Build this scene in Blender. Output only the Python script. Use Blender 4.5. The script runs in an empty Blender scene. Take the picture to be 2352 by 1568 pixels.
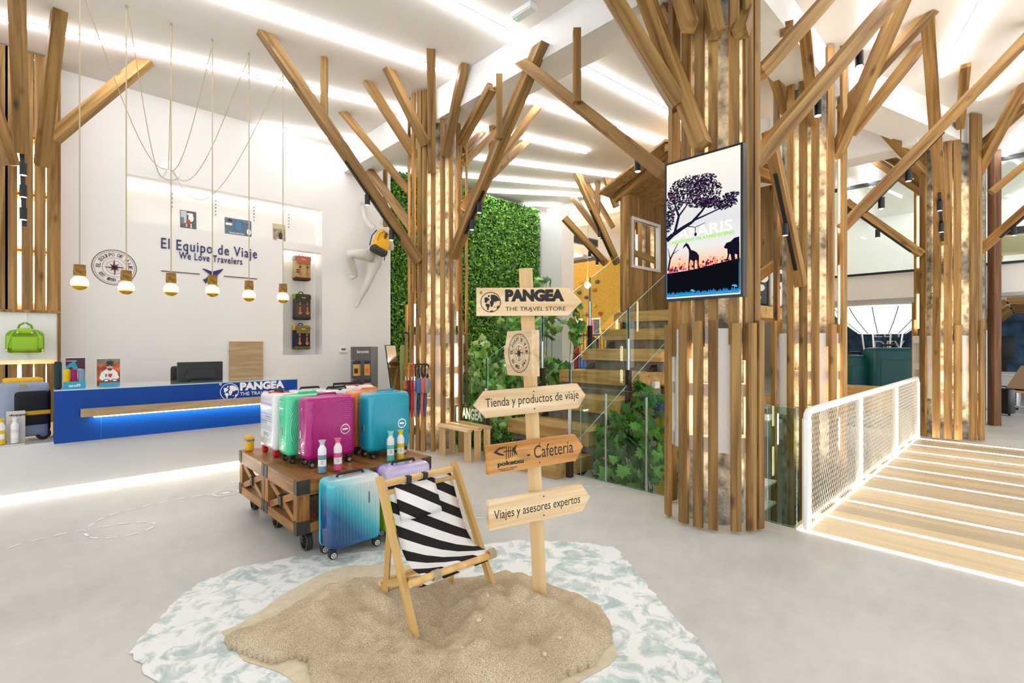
import bpy, math, random
import numpy as np
from mathutils import Vector, Matrix, Quaternion
random.seed(7)
S = bpy.context.scene
COL = S.collection
# ---------------------------------------------------------------- camera
CAMH, F, HOR = 1.5, 1133.0, 788.0            # eye height (m), focal length and horizon in photo pixels
YAW = math.radians(43.5)
cam = bpy.data.cameras.new('camera'); cam.sensor_width = 36; cam.lens = F / 2352 * 36
cam.shift_y = (HOR - 784) / 2352; cam.clip_start = .05; cam.clip_end = 200
co = bpy.data.objects.new('camera', cam); COL.objects.link(co)
co.location = (0, 0, CAMH); co.rotation_euler = (math.pi / 2, 0, -YAW); S.camera = co
# ---------------------------------------------------------------- world, exposure
w = bpy.data.worlds.new('world'); S.world = w; w.use_nodes = True
w.node_tree.nodes['Background'].inputs[0].default_value = (.92, .96, 1.0, 1)
w.node_tree.nodes['Background'].inputs[1].default_value = 1.5
vs = S.view_settings; vs.view_transform = 'Standard'; vs.look = 'None'; vs.gamma = 1; vs.exposure = 0.27
vs.use_curve_mapping = False
S.cycles.use_denoising = True; S.cycles.max_bounces = 7; S.cycles.diffuse_bounces = 4; S.cycles.transparent_max_bounces = 12
S.cycles.sample_clamp_indirect = 6; S.cycles.caustics_reflective = False; S.cycles.caustics_refractive = False
LED_MAIN, LED_WARM = 21.0, 24.0               # strength of the ceiling strips and of the warm strips in the columns
# ---------------------------------------------------------------- geometry from photo pixels
SU, CU = math.sin(YAW), math.cos(YAW)        # camera forward = (SU, CU) in world x (along wall), y (towards wall)
def ray(px, py):
    X = (px - 1176) / F
    return Vector((X * CU + SU, -X * SU + CU, (HOR - py) / F))
def at(px, py, d): return Vector((0, 0, CAMH)) + ray(px, py) * d
def onz(px, py, z=0.0): r = ray(px, py); return at(px, py, (z - CAMH) / r.z)
def onv(px, py, v): return at(px, py, v / ray(px, py).y)
def onu(px, py, u): return at(px, py, u / ray(px, py).x)
CZ = 5.02
# ---------------------------------------------------------------- materials
def lin(c):
    if isinstance(c, str):
        c = [int(c[i:i + 2], 16) / 255 for i in (0, 2, 4)]
    return tuple((x / 12.92 if x <= .04045 else ((x + .055) / 1.055) ** 2.4) for x in c[:3]) + (1,)
MATS = {}
def mat(name, col, rough=.55, metal=0, emit=0, bump=0, bscale=60, spec=.5, coat=0, var=0, vscale=3):
    if name in MATS: return MATS[name]
    m = bpy.data.materials.new(name); m.use_nodes = True; nt = m.node_tree; b = nt.nodes['Principled BSDF']
    c = lin(col); b.inputs['Base Color'].default_value = c; b.inputs['Roughness'].default_value = rough
    b.inputs['Metallic'].default_value = metal; b.inputs['Specular IOR Level'].default_value = spec
    b.inputs['Coat Weight'].default_value = coat
    if emit:
        b.inputs['Emission Color'].default_value = c; b.inputs['Emission Strength'].default_value = emit
    if bump or var:
        tc = nt.nodes.new('ShaderNodeTexCoord'); n = nt.nodes.new('ShaderNodeTexNoise')
        nt.links.new(tc.outputs['Object'], n.inputs['Vector']); n.inputs['Detail'].default_value = 5
        if bump:
            n.inputs['Scale'].default_value = bscale
            bp = nt.nodes.new('ShaderNodeBump'); bp.inputs['Strength'].default_value = bump; bp.inputs['Distance'].default_value = .02
            nt.links.new(n.outputs['Fac'], bp.inputs['Height']); nt.links.new(bp.outputs['Normal'], b.inputs['Normal'])
        if var:
            n2 = nt.nodes.new('ShaderNodeTexNoise'); n2.inputs['Scale'].default_value = vscale; n2.inputs['Detail'].default_value = 6
            nt.links.new(tc.outputs['Object'], n2.inputs['Vector'])
            r = nt.nodes.new('ShaderNodeValToRGB'); e = r.color_ramp.elements
            e[0].position = .32; e[1].position = .68
            e[0].color = tuple(x * (1 - var) for x in c[:3]) + (1,); e[1].color = tuple(min(1, x * (1 + var * .6)) for x in c[:3]) + (1,)
            nt.links.new(n2.outputs['Fac'], r.inputs['Fac']); nt.links.new(r.outputs['Color'], b.inputs['Base Color'])
    MATS[name] = m; return m
def glow(name, col, s):
    if name in MATS: return MATS[name]
    m = bpy.data.materials.new(name); m.use_nodes = True; nt = m.node_tree; nt.nodes.clear()
    e = nt.nodes.new('ShaderNodeEmission'); o = nt.nodes.new('ShaderNodeOutputMaterial')
    e.inputs[0].default_value = lin(col); e.inputs[1].default_value = s; nt.links.new(e.outputs[0], o.inputs[0])
    MATS[name] = m; return m
def wood(name, dark, light, axis=2, sc=16, stretch=.9, rough=.6, knots=.6, bump=.15):
    """grain runs along the object's own axis; every piece gets its own cut of the pattern"""
    if name in MATS: return MATS[name]
    m = bpy.data.materials.new(name); m.use_nodes = True; nt = m.node_tree; N = nt.nodes; L = nt.links; b = N['Principled BSDF']
    b.inputs['Roughness'].default_value = rough; b.inputs['Specular IOR Level'].default_value = .3
    tc = N.new('ShaderNodeTexCoord'); oi = N.new('ShaderNodeObjectInfo'); mp = N.new('ShaderNodeMapping')
    s = [sc, sc, sc]; s[axis] = stretch; mp.inputs['Scale'].default_value = s
    mu = N.new('ShaderNodeMath'); mu.operation = 'MULTIPLY'; mu.inputs[1].default_value = 40
    L.new(oi.outputs['Random'], mu.inputs[0]); cb = N.new('ShaderNodeCombineXYZ')
    for i in range(3): L.new(mu.outputs[0], cb.inputs[i])
    L.new(tc.outputs['Object'], mp.inputs['Vector']); L.new(cb.outputs[0], mp.inputs['Location'])
    n = N.new('ShaderNodeTexNoise'); n.inputs['Scale'].default_value = 1; n.inputs['Detail'].default_value = 7; n.inputs['Distortion'].default_value = .6
    L.new(mp.outputs[0], n.inputs['Vector'])
    r = N.new('ShaderNodeValToRGB'); e = r.color_ramp.elements; e[0].position = .3; e[1].position = .7
    e[0].color = lin(dark); e[1].color = lin(light); L.new(n.outputs['Fac'], r.inputs['Fac'])
    # knots
    mp2 = N.new('ShaderNodeMapping'); s2 = [6.0, 6.0, 6.0]; s2[axis] = 2.6; mp2.inputs['Scale'].default_value = s2
    L.new(tc.outputs['Object'], mp2.inputs['Vector']); L.new(cb.outputs[0], mp2.inputs['Location'])
    v = N.new('ShaderNodeTexVoronoi'); v.inputs['Scale'].default_value = 1; v.inputs['Randomness'].default_value = 1; L.new(mp2.outputs[0], v.inputs['Vector'])
    k = N.new('ShaderNodeValToRGB'); k.color_ramp.elements[0].position = .06; k.color_ramp.elements[1].position = .2
    kc = 1 - knots; k.color_ramp.elements[0].color = (kc, kc, kc, 1); k.color_ramp.elements[1].color = (1, 1, 1, 1); L.new(v.outputs['Distance'], k.inputs['Fac'])
    mx = N.new('ShaderNodeMix'); mx.data_type = 'RGBA'; mx.blend_type = 'MULTIPLY'; mx.inputs[0].default_value = 1
    L.new(r.outputs[0], mx.inputs[6]); L.new(k.outputs[0], mx.inputs[7])
    hv = N.new('ShaderNodeHueSaturation'); mr = N.new('ShaderNodeMapRange'); mr.inputs[3].default_value = .74; mr.inputs[4].default_value = 1.2
    L.new(oi.outputs['Random'], mr.inputs[0]); L.new(mr.outputs[0], hv.inputs['Value']); L.new(mx.outputs[2], hv.inputs['Color'])
    L.new(hv.outputs[0], b.inputs['Base Color'])
    bp = N.new('ShaderNodeBump'); bp.inputs['Strength'].default_value = bump; bp.inputs['Distance'].default_value = .01
    L.new(n.outputs['Fac'], bp.inputs['Height']); L.new(bp.outputs[0], b.inputs['Normal'])
    MATS[name] = m; return m
def glass(name, tint='eef7f2', alpha=.12):
    """clear sheet: mostly see-through, with a sharp reflection"""
    if name in MATS: return MATS[name]
    m = bpy.data.materials.new(name); m.use_nodes = True; nt = m.node_tree; N = nt.nodes; N.clear(); L = nt.links
    t = N.new('ShaderNodeBsdfTransparent'); t.inputs[0].default_value = lin(tint); g = N.new('ShaderNodeBsdfGlossy'); g.inputs['Roughness'].default_value = .02
    f = N.new('ShaderNodeFresnel'); mx = N.new('ShaderNodeMixShader'); o = N.new('ShaderNodeOutputMaterial')
    ge = N.new('ShaderNodeNewGeometry'); ir = N.new('ShaderNodeMapRange'); ir.inputs[3].default_value = 1.45; ir.inputs[4].default_value = 1/1.45   # same mirror on both faces of the sheet
    L.new(ge.outputs['Backfacing'], ir.inputs[0]); L.new(ir.outputs[0], f.inputs[0])
    L.new(f.outputs[0], mx.inputs[0]); L.new(t.outputs[0], mx.inputs[1]); L.new(g.outputs[0], mx.inputs[2]); L.new(mx.outputs[0], o.inputs[0])
    MATS[name] = m; return m
def ramp2(name, axis, stops, rough=.3, emit=0, coat=0, diag=(0, 0, 0)):
    """print that changes colour along an object direction (stops: position in metres, colour)"""
    m = bpy.data.materials.new(name); m.use_nodes = True; nt = m.node_tree; N = nt.nodes; L = nt.links; b = N['Principled BSDF']
    tc = N.new('ShaderNodeTexCoord'); d = N.new('ShaderNodeVectorMath'); d.operation = 'DOT_PRODUCT'; d.inputs[1].default_value = axis
    L.new(tc.outputs['Object'], d.inputs[0]); lo, hi = stops[0][0], stops[-1][0]
    mr = N.new('ShaderNodeMapRange'); mr.inputs[1].default_value = lo; mr.inputs[2].default_value = hi; L.new(d.outputs['Value'], mr.inputs[0])
    r = N.new('ShaderNodeValToRGB'); e = r.color_ramp.elements
    for i, (p, c) in enumerate(stops):
        q = (p - lo) / (hi - lo)
        el = e[i] if i < 2 else e.new(q)
        el.position = q; el.color = lin(c)
    L.new(mr.outputs[0], r.inputs[0])
    b.inputs['Roughness'].default_value = rough; b.inputs['Coat Weight'].default_value = coat
    if emit:
        b.inputs['Base Color'].default_value = (0, 0, 0, 1); L.new(r.outputs[0], b.inputs['Emission Color']); b.inputs['Emission Strength'].default_value = emit
    else: L.new(r.outputs[0], b.inputs['Base Color'])
    MATS[name] = m; return m
W_STAIN = wood('stained_spruce', '6c4b25', 'b28b52', knots=.6)
W_PINE = wood('pale_pine', 'cfa56a', 'e9cda0', knots=.35, sc=14)
W_PINEX = wood('pale_pine_boards', 'cda878', 'efd8b4', axis=0, sc=20, stretch=1.6, knots=.4)
W_ORANGE = wood('orange_pine', 'a9692c', 'dba868', axis=0, sc=22, stretch=1.5, knots=.5)
W_OLD = wood('rustic_mango', '6f451d', 'b98248', axis=2, sc=22, stretch=3, rough=.5, knots=.5, bump=.3)
W_OLDX = wood('rustic_mango_long', '70461c', 'ba8347', axis=0, sc=22, stretch=2, rough=.42, knots=.5, bump=.25)
W_OLDY = wood('rustic_mango_cross', '70461c', 'ba8347', axis=1, sc=22, stretch=2, rough=.42, knots=.5, bump=.25)
W_OAK = wood('oak_laminate', 'b09268', 'd6bd94', axis=0, sc=18, stretch=1.2, knots=.1)
W_STEP = wood('oak_step', 'a8844e', 'd6b274', axis=1, sc=14, stretch=1.2, knots=.3)
W_HOUSE = wood('treehouse_board', '86653a', 'b18f5c', axis=2, sc=10, stretch=.8, knots=.45)
W_BRIDGE = wood('bridge_oak', 'd8bf98', 'ecd9b6', axis=1, sc=12, stretch=.7, knots=.05, rough=.4)
W_DECK = wood('deckchair_pine', 'cfa059', 'e9c789', knots=.2, sc=20)
WHITE = mat('white_paint', 'f2f0ec', .6, bump=.05, bscale=90)
WALLW = mat('white_wall', 'efece8', .8)
CEILW = mat('white_ceiling', 'e9e4dc', .85)
PLASTER = mat('rough_white_plaster', 'f3f2ef', .8, bump=.6, bscale=35)
CONC = mat('raw_concrete', 'a9a69e', .9, bump=1.0, bscale=40, var=.75, vscale=9)
BLACK = mat('black_metal', '161618', .4)
RUBBER = mat('black_rubber', '141416', .55)
CHROME = mat('chrome', 'd8d8da', .18, 1)
STEELW = mat('white_steel', 'f3f3f2', .4)
BROWNST = mat('brown_steel', '3a2a22', .5)
GLASS = glass('clear_glass', 'f2f8f5'); GLASSG = glass('green_glass', 'd9ece2')
GEDGE = mat('glass_edge', '8fc9b4', .2)
LED = glow('ceiling_led', 'fbfbff', LED_MAIN); LEDW = glow('warm_led', 'ffe4b8', LED_WARM); LEDB = glow('bridge_led', 'fff6e6', 16.0)
LEDN = glow('niche_led', 'fffaf0', 9.0)
# ---------------------------------------------------------------- mesh builder
class MB:
    def __init__(s): s.v = []; s.f = []
    def add(s, vs, fs):
        o = len(s.v); s.v += [tuple(v) for v in vs]; s.f += [tuple(i + o for i in f) for f in fs]; return s
    def bx(s, x0, y0, z0, x1, y1, z1):
        return s.add([(x0,y0,z0),(x1,y0,z0),(x1,y1,z0),(x0,y1,z0),(x0,y0,z1),(x1,y0,z1),(x1,y1,z1),(x0,y1,z1)],
                     [(3,2,1,0),(4,5,6,7),(0,1,5,4),(1,2,6,5),(2,3,7,6),(3,0,4,7)])
    def beam(s, p0, p1, w, h, up=(0,0,1)):
        p0, p1 = Vector(p0), Vector(p1); z = (p1 - p0).normalized(); u = Vector(up)
        if abs(z.dot(u)) > .98: u = Vector((1,0,0))
        x = z.cross(u).normalized(); y = x.cross(z)
        q = [(a*w/2, b*h/2) for a, b in ((-1,-1),(1,-1),(1,1),(-1,1))]
        return s.add([p0 + x*a + y*b for a, b in q] + [p1 + x*a + y*b for a, b in q],
                     [(3,2,1,0),(4,5,6,7),(0,1,5,4),(1,2,6,5),(2,3,7,6),(3,0,4,7)])
    def tube(s, pts, r, n=8, caps=True):
        pts = [Vector(p) for p in pts]; m = len(pts); rs = r if isinstance(r, (list, tuple)) else [r]*m
        o = len(s.v); nrm = None
        for i, p in enumerate(pts):
            t = (pts[min(i+1, m-1)] - pts[max(i-1, 0)])
            t = t.normalized() if t.length > 1e-9 else Vector((0,0,1))
            if nrm is None:
                a = Vector((0,0,1)) if abs(t.z) < .9 else Vector((1,0,0)); nrm = (a - t*a.dot(t)).normalized()
            else:
                nrm = nrm - t*nrm.dot(t); nrm = nrm.normalized() if nrm.length > 1e-6 else t.orthogonal().normalized()
            b = t.cross(nrm)
            for k in range(n):
                a = 2*math.pi*k/n; s.v.append(tuple(p + (nrm*math.cos(a) + b*math.sin(a))*rs[i]))
        for i in range(m-1):
            for k in range(n):
                k2 = (k+1) % n; s.f.append((o+i*n+k, o+i*n+k2, o+(i+1)*n+k2, o+(i+1)*n+k))
        if caps: s.f.append(tuple(o+k for k in range(n))[::-1]); s.f.append(tuple(o+(m-1)*n+k for k in range(n)))
        return s
    def lathe(s, prof, n=20, c=(0,0,0), axis=2):
        o = len(s.v); m = len(prof)
        for r, z in prof:
            for k in range(n):
                a = 2*math.pi*k/n; p = [r*math.cos(a), r*math.sin(a), z]
                if axis == 1: p = [p[0], p[2], p[1]]
                if axis == 0: p = [p[2], p[0], p[1]]
                s.v.append((p[0]+c[0], p[1]+c[1], p[2]+c[2]))
        for i in range(m-1):
            for k in range(n):
                k2 = (k+1) % n; q = (o+i*n+k, o+i*n+k2, o+(i+1)*n+k2, o+(i+1)*n+k); s.f.append(q if axis != 1 else q[::-1])
        a, b = tuple(o+k for k in range(n))[::-1], tuple(o+(m-1)*n+k for k in range(n))
        s.f.append(a if axis != 1 else a[::-1]); s.f.append(b if axis != 1 else b[::-1]); return s
    def prism(s, poly, O, ex, ey, t, off=0.0):
        """extrude a 2D outline lying in the plane (O, ex, ey) by t along ex x ey"""
        O, ex, ey = Vector(O), Vector(ex).normalized(), Vector(ey).normalized(); n = ex.cross(ey); k = len(poly)
        a = [O + ex*x + ey*y + n*off for x, y in poly]; b = [p + n*t for p in a]
        area = sum(poly[i][0]*poly[(i+1) % k][1] - poly[(i+1) % k][0]*poly[i][1] for i in range(k))
        fs = [tuple(range(k))[::-1], tuple(range(k, 2*k))] + [(i, (i+1) % k, k+(i+1) % k, k+i) for i in range(k)]
        if area < 0: fs = [f[::-1] for f in fs]
        return s.add(a + b, fs)
    def rbox(s, c, size, r, n=3, fn=None):
        h = [max(x/2, r+1e-5) for x in size]; idx = {}
        ax = [[-H + r*(1-math.cos(math.pi/2*i/n)) for i in range(n)] + [-H+r] + [H-r] + [H - r*(1-math.cos(math.pi/2*i/n)) for i in range(n-1, -1, -1)] for H in h]
        def vid(p):
            key = tuple(round(x, 5) for x in p)
            if key not in idx:
                q = Vector(p); inn = Vector([max(-(h[i]-r), min(h[i]-r, q[i])) for i in range(3)]); d = q - inn
                if d.length > 1e-9: q = inn + d.normalized()*r
                q = q + Vector(c)
                if fn: q = Vector(fn(q))
                idx[key] = len(s.v); s.v.append(tuple(q))
            return idx[key]
        for d in range(3):
            a, b = (d+1) % 3, (d+2) % 3
            for sg in (-1, 1):
                for i in range(len(ax[a])-1):
                    for j in range(len(ax[b])-1):
                        q = []
                        for (ii, jj) in ((i,j),(i+1,j),(i+1,j+1),(i,j+1)):
                            p = [0,0,0]; p[d] = sg*h[d]; p[a] = ax[a][ii]; p[b] = ax[b][jj]; q.append(vid(p))
                        s.f.append(tuple(q if sg > 0 else q[::-1]))
        return s
    def ball(s, c, r, seg=14, sq=(1,1,1)):
        prof = [(max(1e-4, r*math.sin(math.pi*i/seg)), -r*math.cos(math.pi*i/seg)) for i in range(seg+1)]
        o = len(s.v); s.lathe(prof, seg+2)
        for i in range(o, len(s.v)):
            v = s.v[i]; s.v[i] = (v[0]*sq[0]+c[0], v[1]*sq[1]+c[1], v[2]*sq[2]+c[2])
        return s
    def mesh(s, name, m, smooth=False):
        me = bpy.data.meshes.new(name); me.from_pydata(s.v, [], s.f); me.update()
        if m: me.materials.append(m)
        if smooth:
            me.polygons.foreach_set('use_smooth', [True]*len(me.polygons))
            if smooth != 'all': me.set_sharp_from_angle(angle=math.radians(40))
        return me
    def build(s, name, m, parent=None, smooth=False, world=False):
        me = s.mesh(name, m, smooth); o = bpy.data.objects.new(name, me); COL.objects.link(o)
        if parent is not None:
            o.parent = parent
            if world: me.transform(base(parent).inverted())
        return o
def base(o):
    M = o.matrix_basis.copy()
    while o.parent: o = o.parent; M = o.matrix_basis @ M
    return M
def tag(o, label=None, cat=None, group=None, kind=None):
    if label: o['label'] = label
    if cat: o['category'] = cat
    if group: o['group'] = group
    if kind: o['kind'] = kind
    return o
def thing(name, label, cat, loc=(0,0,0), rz=0, group=None):
    o = bpy.data.objects.new(name, None); o.empty_display_size = .1; COL.objects.link(o)
    o.location = loc; o.rotation_euler = (0, 0, rz); return tag(o, label, cat, group, 'thing')
def struct(name, mb, m, parent=None, smooth=False, label=None):
    o = mb.build(name, m, parent, smooth)
    if parent is None: o['kind'] = 'structure'
    if label: o['label'] = label
    return o
def stick(name, p0, p1, w, h, m, parent, top=None, up=None, bot=None):
    """timber from p0 to p1, local z along it; its ends may be cut level at z = top / bot"""
    p0, p1 = Vector(p0), Vector(p1); z = (p1 - p0); L = z.length; z = z/L
    u = Vector(up) if up else Vector((0,0,1))
    if abs(z.dot(u)) > .985: u = Vector((-SU, -CU, 0))
    x = z.cross(u).normalized(); y = z.cross(x)
    R = Matrix((x, y, z)).transposed(); vs = []
    for e, lv in ((0, bot), (1, top)):
        for a, b in ((-1,-1),(1,-1),(1,1),(-1,1)):
            zz = L*e
            if lv is not None and abs(z.z) > .15:
                zz = (lv - p0.z - (x*(a*w/2) + y*(b*h/2)).z) / z.z
            vs.append((a*w/2, b*h/2, zz))
    mb = MB().add(vs, [(3,2,1,0),(4,5,6,7),(0,1,5,4),(1,2,6,5),(2,3,7,6),(3,0,4,7)])
    o = mb.build(name, m); o.rotation_mode = 'QUATERNION'
    M = Matrix.Translation(p0) @ R.to_4x4()
    if parent is not None: o.parent = parent; M = base(parent).inverted() @ M
    o.location = M.translation; o.rotation_quaternion = M.to_quaternion(); return o
def dup(o, parent=None):
    c = o.copy(); COL.objects.link(c); c.parent = parent
    for ch in list(o.children): dup(ch, c)
    return c
def text_mb(txt, O, ex, ey, wd=None, ht=None, t=.002, off=.0, bold=0, shear=0, spacing=1.0):
    """lettering fitted to a rectangle whose lower left corner is O"""
    cu = bpy.data.curves.new('lettering', 'FONT'); cu.body = txt; cu.size = 1; cu.offset = bold; cu.shear = shear; cu.space_character = spacing
    cu.resolution_u = 3; cu.align_x = 'CENTER' if '\n' in txt else 'LEFT'
    ob = bpy.data.objects.new('lettering', cu); COL.objects.link(ob)
    dg = bpy.context.evaluated_depsgraph_get(); me = bpy.data.meshes.new_from_object(ob.evaluated_get(dg))
    bpy.data.objects.remove(ob); bpy.data.curves.remove(cu)
    vs = [tuple(v.co) for v in me.vertices]; fs = [tuple(p.vertices) for p in me.polygons]; bpy.data.meshes.remove(me)
    x0, x1 = min(v[0] for v in vs), max(v[0] for v in vs); y0, y1 = min(v[1] for v in vs), max(v[1] for v in vs)
    sx = wd/(x1-x0) if wd else None; sy = ht/(y1-y0) if ht else sx
    if sx is None: sx = sy
    O, ex, ey = Vector(O), Vector(ex).normalized(), Vector(ey).normalized(); n = ex.cross(ey)
    mb = MB(); mb.add([O + ex*((v[0]-x0)*sx) + ey*((v[1]-y0)*sy) + n*(off+t) for v in vs], fs); return mb
def ring2(r, n=40, cx=0, cy=0, sx=1, sy=1): return [(cx + sx*r*math.cos(2*math.pi*i/n), cy + sy*r*math.sin(2*math.pi*i/n)) for i in range(n)]
def annulus(mb, r0, r1, O, ex, ey, off, n=48, cx=0, cy=0, sx=1):
    O, ex, ey = Vector(O), Vector(ex).normalized(), Vector(ey).normalized(); nn = ex.cross(ey)
    a = [O + ex*x + ey*y + nn*off for x, y in ring2(r0, n, cx, cy, sx)]; b = [O + ex*x + ey*y + nn*off for x, y in ring2(r1, n, cx, cy, sx)]
    return mb.add(a + b, [(i, n+i, n+(i+1) % n, (i+1) % n) for i in range(n)])
def flat(mb, poly, O, ex, ey, off):
    O, ex, ey = Vector(O), Vector(ex).normalized(), Vector(ey).normalized(); nn = ex.cross(ey)
    k = len(poly); area = sum(poly[i][0]*poly[(i+1) % k][1] - poly[(i+1) % k][0]*poly[i][1] for i in range(k))
    return mb.add([O + ex*x + ey*y + nn*off for x, y in poly], [tuple(range(k)) if area > 0 else tuple(range(k))[::-1]])
# ================================================================ the setting
WV = 8.6                                     # the plane of the white back wall
EDGE = 4.42                                  # where the shop floor ends at the stair well
# concrete floor
def floor_mat():
    m = bpy.data.materials.new('polished_concrete'); m.use_nodes = True; nt = m.node_tree; N = nt.nodes; L = nt.links; b = N['Principled BSDF']
    tc = N.new('ShaderNodeTexCoord'); n = N.new('ShaderNodeTexNoise'); n.inputs['Scale'].default_value = .55; n.inputs['Detail'].default_value = 9; n.inputs['Roughness'].default_value = .62
    n2 = N.new('ShaderNodeTexNoise'); n2.inputs['Scale'].default_value = 9; n2.inputs['Detail'].default_value = 8; n2.inputs['Roughness'].default_value = .7
    L.new(tc.outputs['Object'], n.inputs[0]); L.new(tc.outputs['Object'], n2.inputs[0])
    a = N.new('ShaderNodeMath'); a.operation = 'ADD'; mu = N.new('ShaderNodeMath'); mu.operation = 'MULTIPLY'; mu.inputs[1].default_value = .35
    L.new(n2.outputs['Fac'], mu.inputs[0]); L.new(n.outputs['Fac'], a.inputs[0]); L.new(mu.outputs[0], a.inputs[1])
    r = N.new('ShaderNodeValToRGB'); e = r.color_ramp.elements; e[0].position = .5; e[1].position = .85; e[0].color = lin('bfbdb9'); e[1].color = lin('dcdad7')
    L.new(a.outputs[0], r.inputs[0]); L.new(r.outputs[0], b.inputs['Base Color'])
    b.inputs['Roughness'].default_value = .42; b.inputs['Specular IOR Level'].default_value = .35
    return m
FLOORM = floor_mat()
struct('floor', MB().bx(-7, -5, -.3, EDGE, 9.2, 0), FLOORM, label='pale grey polished concrete shop floor')
struct('floor_far', MB().bx(10.05, -5, -.3, 27, 15, 0), FLOORM, label='pale concrete floor beyond the stair well')
struct('floor_lower', MB().bx(EDGE - 2, -5, -3.3, 12, 12, -3.2), FLOORM, label='floor of the lower level under the stairs')
struct('ceiling', MB().bx(-7, -5, CZ, 27, 15, CZ + .15), CEILW, label='flat white plaster ceiling')
# back wall with two recesses
u0, u1 = onv(290, 400, WV).x, onv(740, 483, WV).x; um = onv(650, 570, WV).x
NZT, NZB = 3.84, 3.2; LZT, LZB = 3.08, 1.3; WT = .5
gu = onv(897, 500, WV).x
wall = MB()
wall.bx(-7, WV, 0, u0, WV + WT, CZ).bx(u1, WV, 0, gu, WV + WT, CZ).bx(u0, WV, NZT, u1, WV + WT, CZ)
wall.bx(u0, WV, 0, um, WV + WT, NZB).bx(um, WV, LZT, u1, WV + WT, NZB).bx(um, WV, 0, u1, WV + WT, LZB)
wall.bx(u0, WV + .3, NZB, u1, WV + WT, NZT).bx(um, WV + .3, LZB, u1, WV + WT, LZT)
struct('wall_back', wall, WALLW, label='tall white wall behind the blue counter')
struct('wall_end', MB().bx(gu + .005, WV + .32, -3.2, 9.3, WV + WT, CZ), WALLW, label='wall carrying the green leaf cladding')
struct('wall_stairwell', MB().bx(EDGE - .12, -5, -3.2, EDGE - .02, 9.2, -.31), WALLW)
struct('wall_lower', MB().bx(12, -5, -3.2, 12.2, 12, -.31).bx(EDGE, 9.11, -3.2, 12, 9.3, -.31).bx(EDGE, -5.2, -3.2, 12, -5, -.31), WALLW)
# beams
struct('trim_1', MB().bx(3.95, -5, CZ - .42, 4.4, WV - .02, CZ), PLASTER, label='white ceiling beam crossing from wall to front columns')
struct('trim_2', MB().beam((4.4, 1.9, CZ - .2), (7.0, 1.9, CZ - .2), .45, .4), PLASTER, label='white ceiling beam between the two nearest right columns')
struct('trim_3', MB().beam((7.3, 1.8, CZ - .2), (10.6, .9, CZ - .2), .5, .4), PLASTER, label='white ceiling beam running to the far right column')
struct('trim_4', MB().bx(9.6, 1.2, CZ - .5, 10.05, 8.8, CZ), PLASTER, label='white beam over the treehouse')
struct('trim_5', MB().beam((7.3, 2.6, CZ - .5), (10.4, 3.2, CZ - .5), .2, .25), WHITE)
# white pillar right of the green wall
struct('trim_6', MB().bx(9.3, 8.0, -3.2, 9.75, 9.0, CZ - .2), WALLW, label='white pillar beside the green wall')
# rear bulkhead, climbing wall and back walls
struct('wall_bulkhead', MB().bx(9.76, 9.2, 4.22, 13.9, 9.45, CZ), WALLW)
struct('wall_far', MB().bx(26, -5, 0, 26.3, 15, CZ), mat('far_wall', 'd9cdb8', .8))
struct('wall_side', MB().bx(9.75, 14.6, 0, 27, 15, CZ), WALLW)
# ---------------------------------------------------------------- ceiling LED strips (fan across the ceiling)
def strip(a, b, ext0=0, ext1=0, ledm=None, wd=.045, lab=''):
    p, q = onz(*a, CZ), onz(*b, CZ); d = (q - p).normalized(); p = p - d*ext0; q = q + d*ext1
    m = (p + q)/2; L = (q - p).length
    o = thing('ceiling_light_strip', lab, 'light strip', (m.x, m.y, CZ), math.atan2(d.y, d.x), 'LED strips fanning across the ceiling')
    MB().bx(-L/2, -wd/2 - .008, -.012, L/2, wd/2 + .008, 0).build('housing', WHITE, o)
    MB().bx(-L/2, -wd/2, -.05, L/2, wd/2, -.012).build('diffuser', ledm or LED, o)
    return o
NAMES = ['short ceiling LED strip starting at the top of the white wall', 'long ceiling LED strip passing above the pendant lamps', 'long ceiling LED strip second from the white wall',
    'ceiling LED strip beside the small emergency light', 'ceiling LED strip right of the beam nearest the screen column', 'ceiling LED strip behind the beam, second from the screen column',
    'ceiling LED strip ending in mid ceiling right of umbrella column', 'ceiling LED strip reaching the treehouse roof', 'ceiling LED strip above the far column tips', 'low looking far ceiling LED strip before the green wall top',
    'short far LED strip over the white pillar', 'short LED strip at the left top of the green wall', 'tiny LED strip piece left of the umbrella column top', 'ceiling LED strip running to the bridge-end column', 'ceiling LED strip at the right picture edge', 'ceiling LED strip above the crossing branches of the well column']
for a, b, e0, e1 in [((601,287),(826,322),0,0), ((0,38),(922,250),1.5,0), ((550,5),(1046,169),1.6,0), ((1032,0),(1194,85),1.8,0),
        ((1272,117),(1549,262),0,2.5), ((1130,199),(1527,329),0,2.2), ((1072,284),(1347,346),0,0), ((1086,359),(1430,404),0,0),
        ((1060,401),(1400,432),0,0), ((1112,436),(1343,447),0,0), ((1206,468),(1280,468.6),0,0), ((898,386.5),(944,391),0,0), ((899,335),(940,341),0,0),
        ((2257,0),(2163,169),2,0), ((2352,123),(2249,223),3,0), ((2016,20),(2013,102),1,0)]:
    strip(a, b, e0, e1, lab=NAMES.pop(0))
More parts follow.
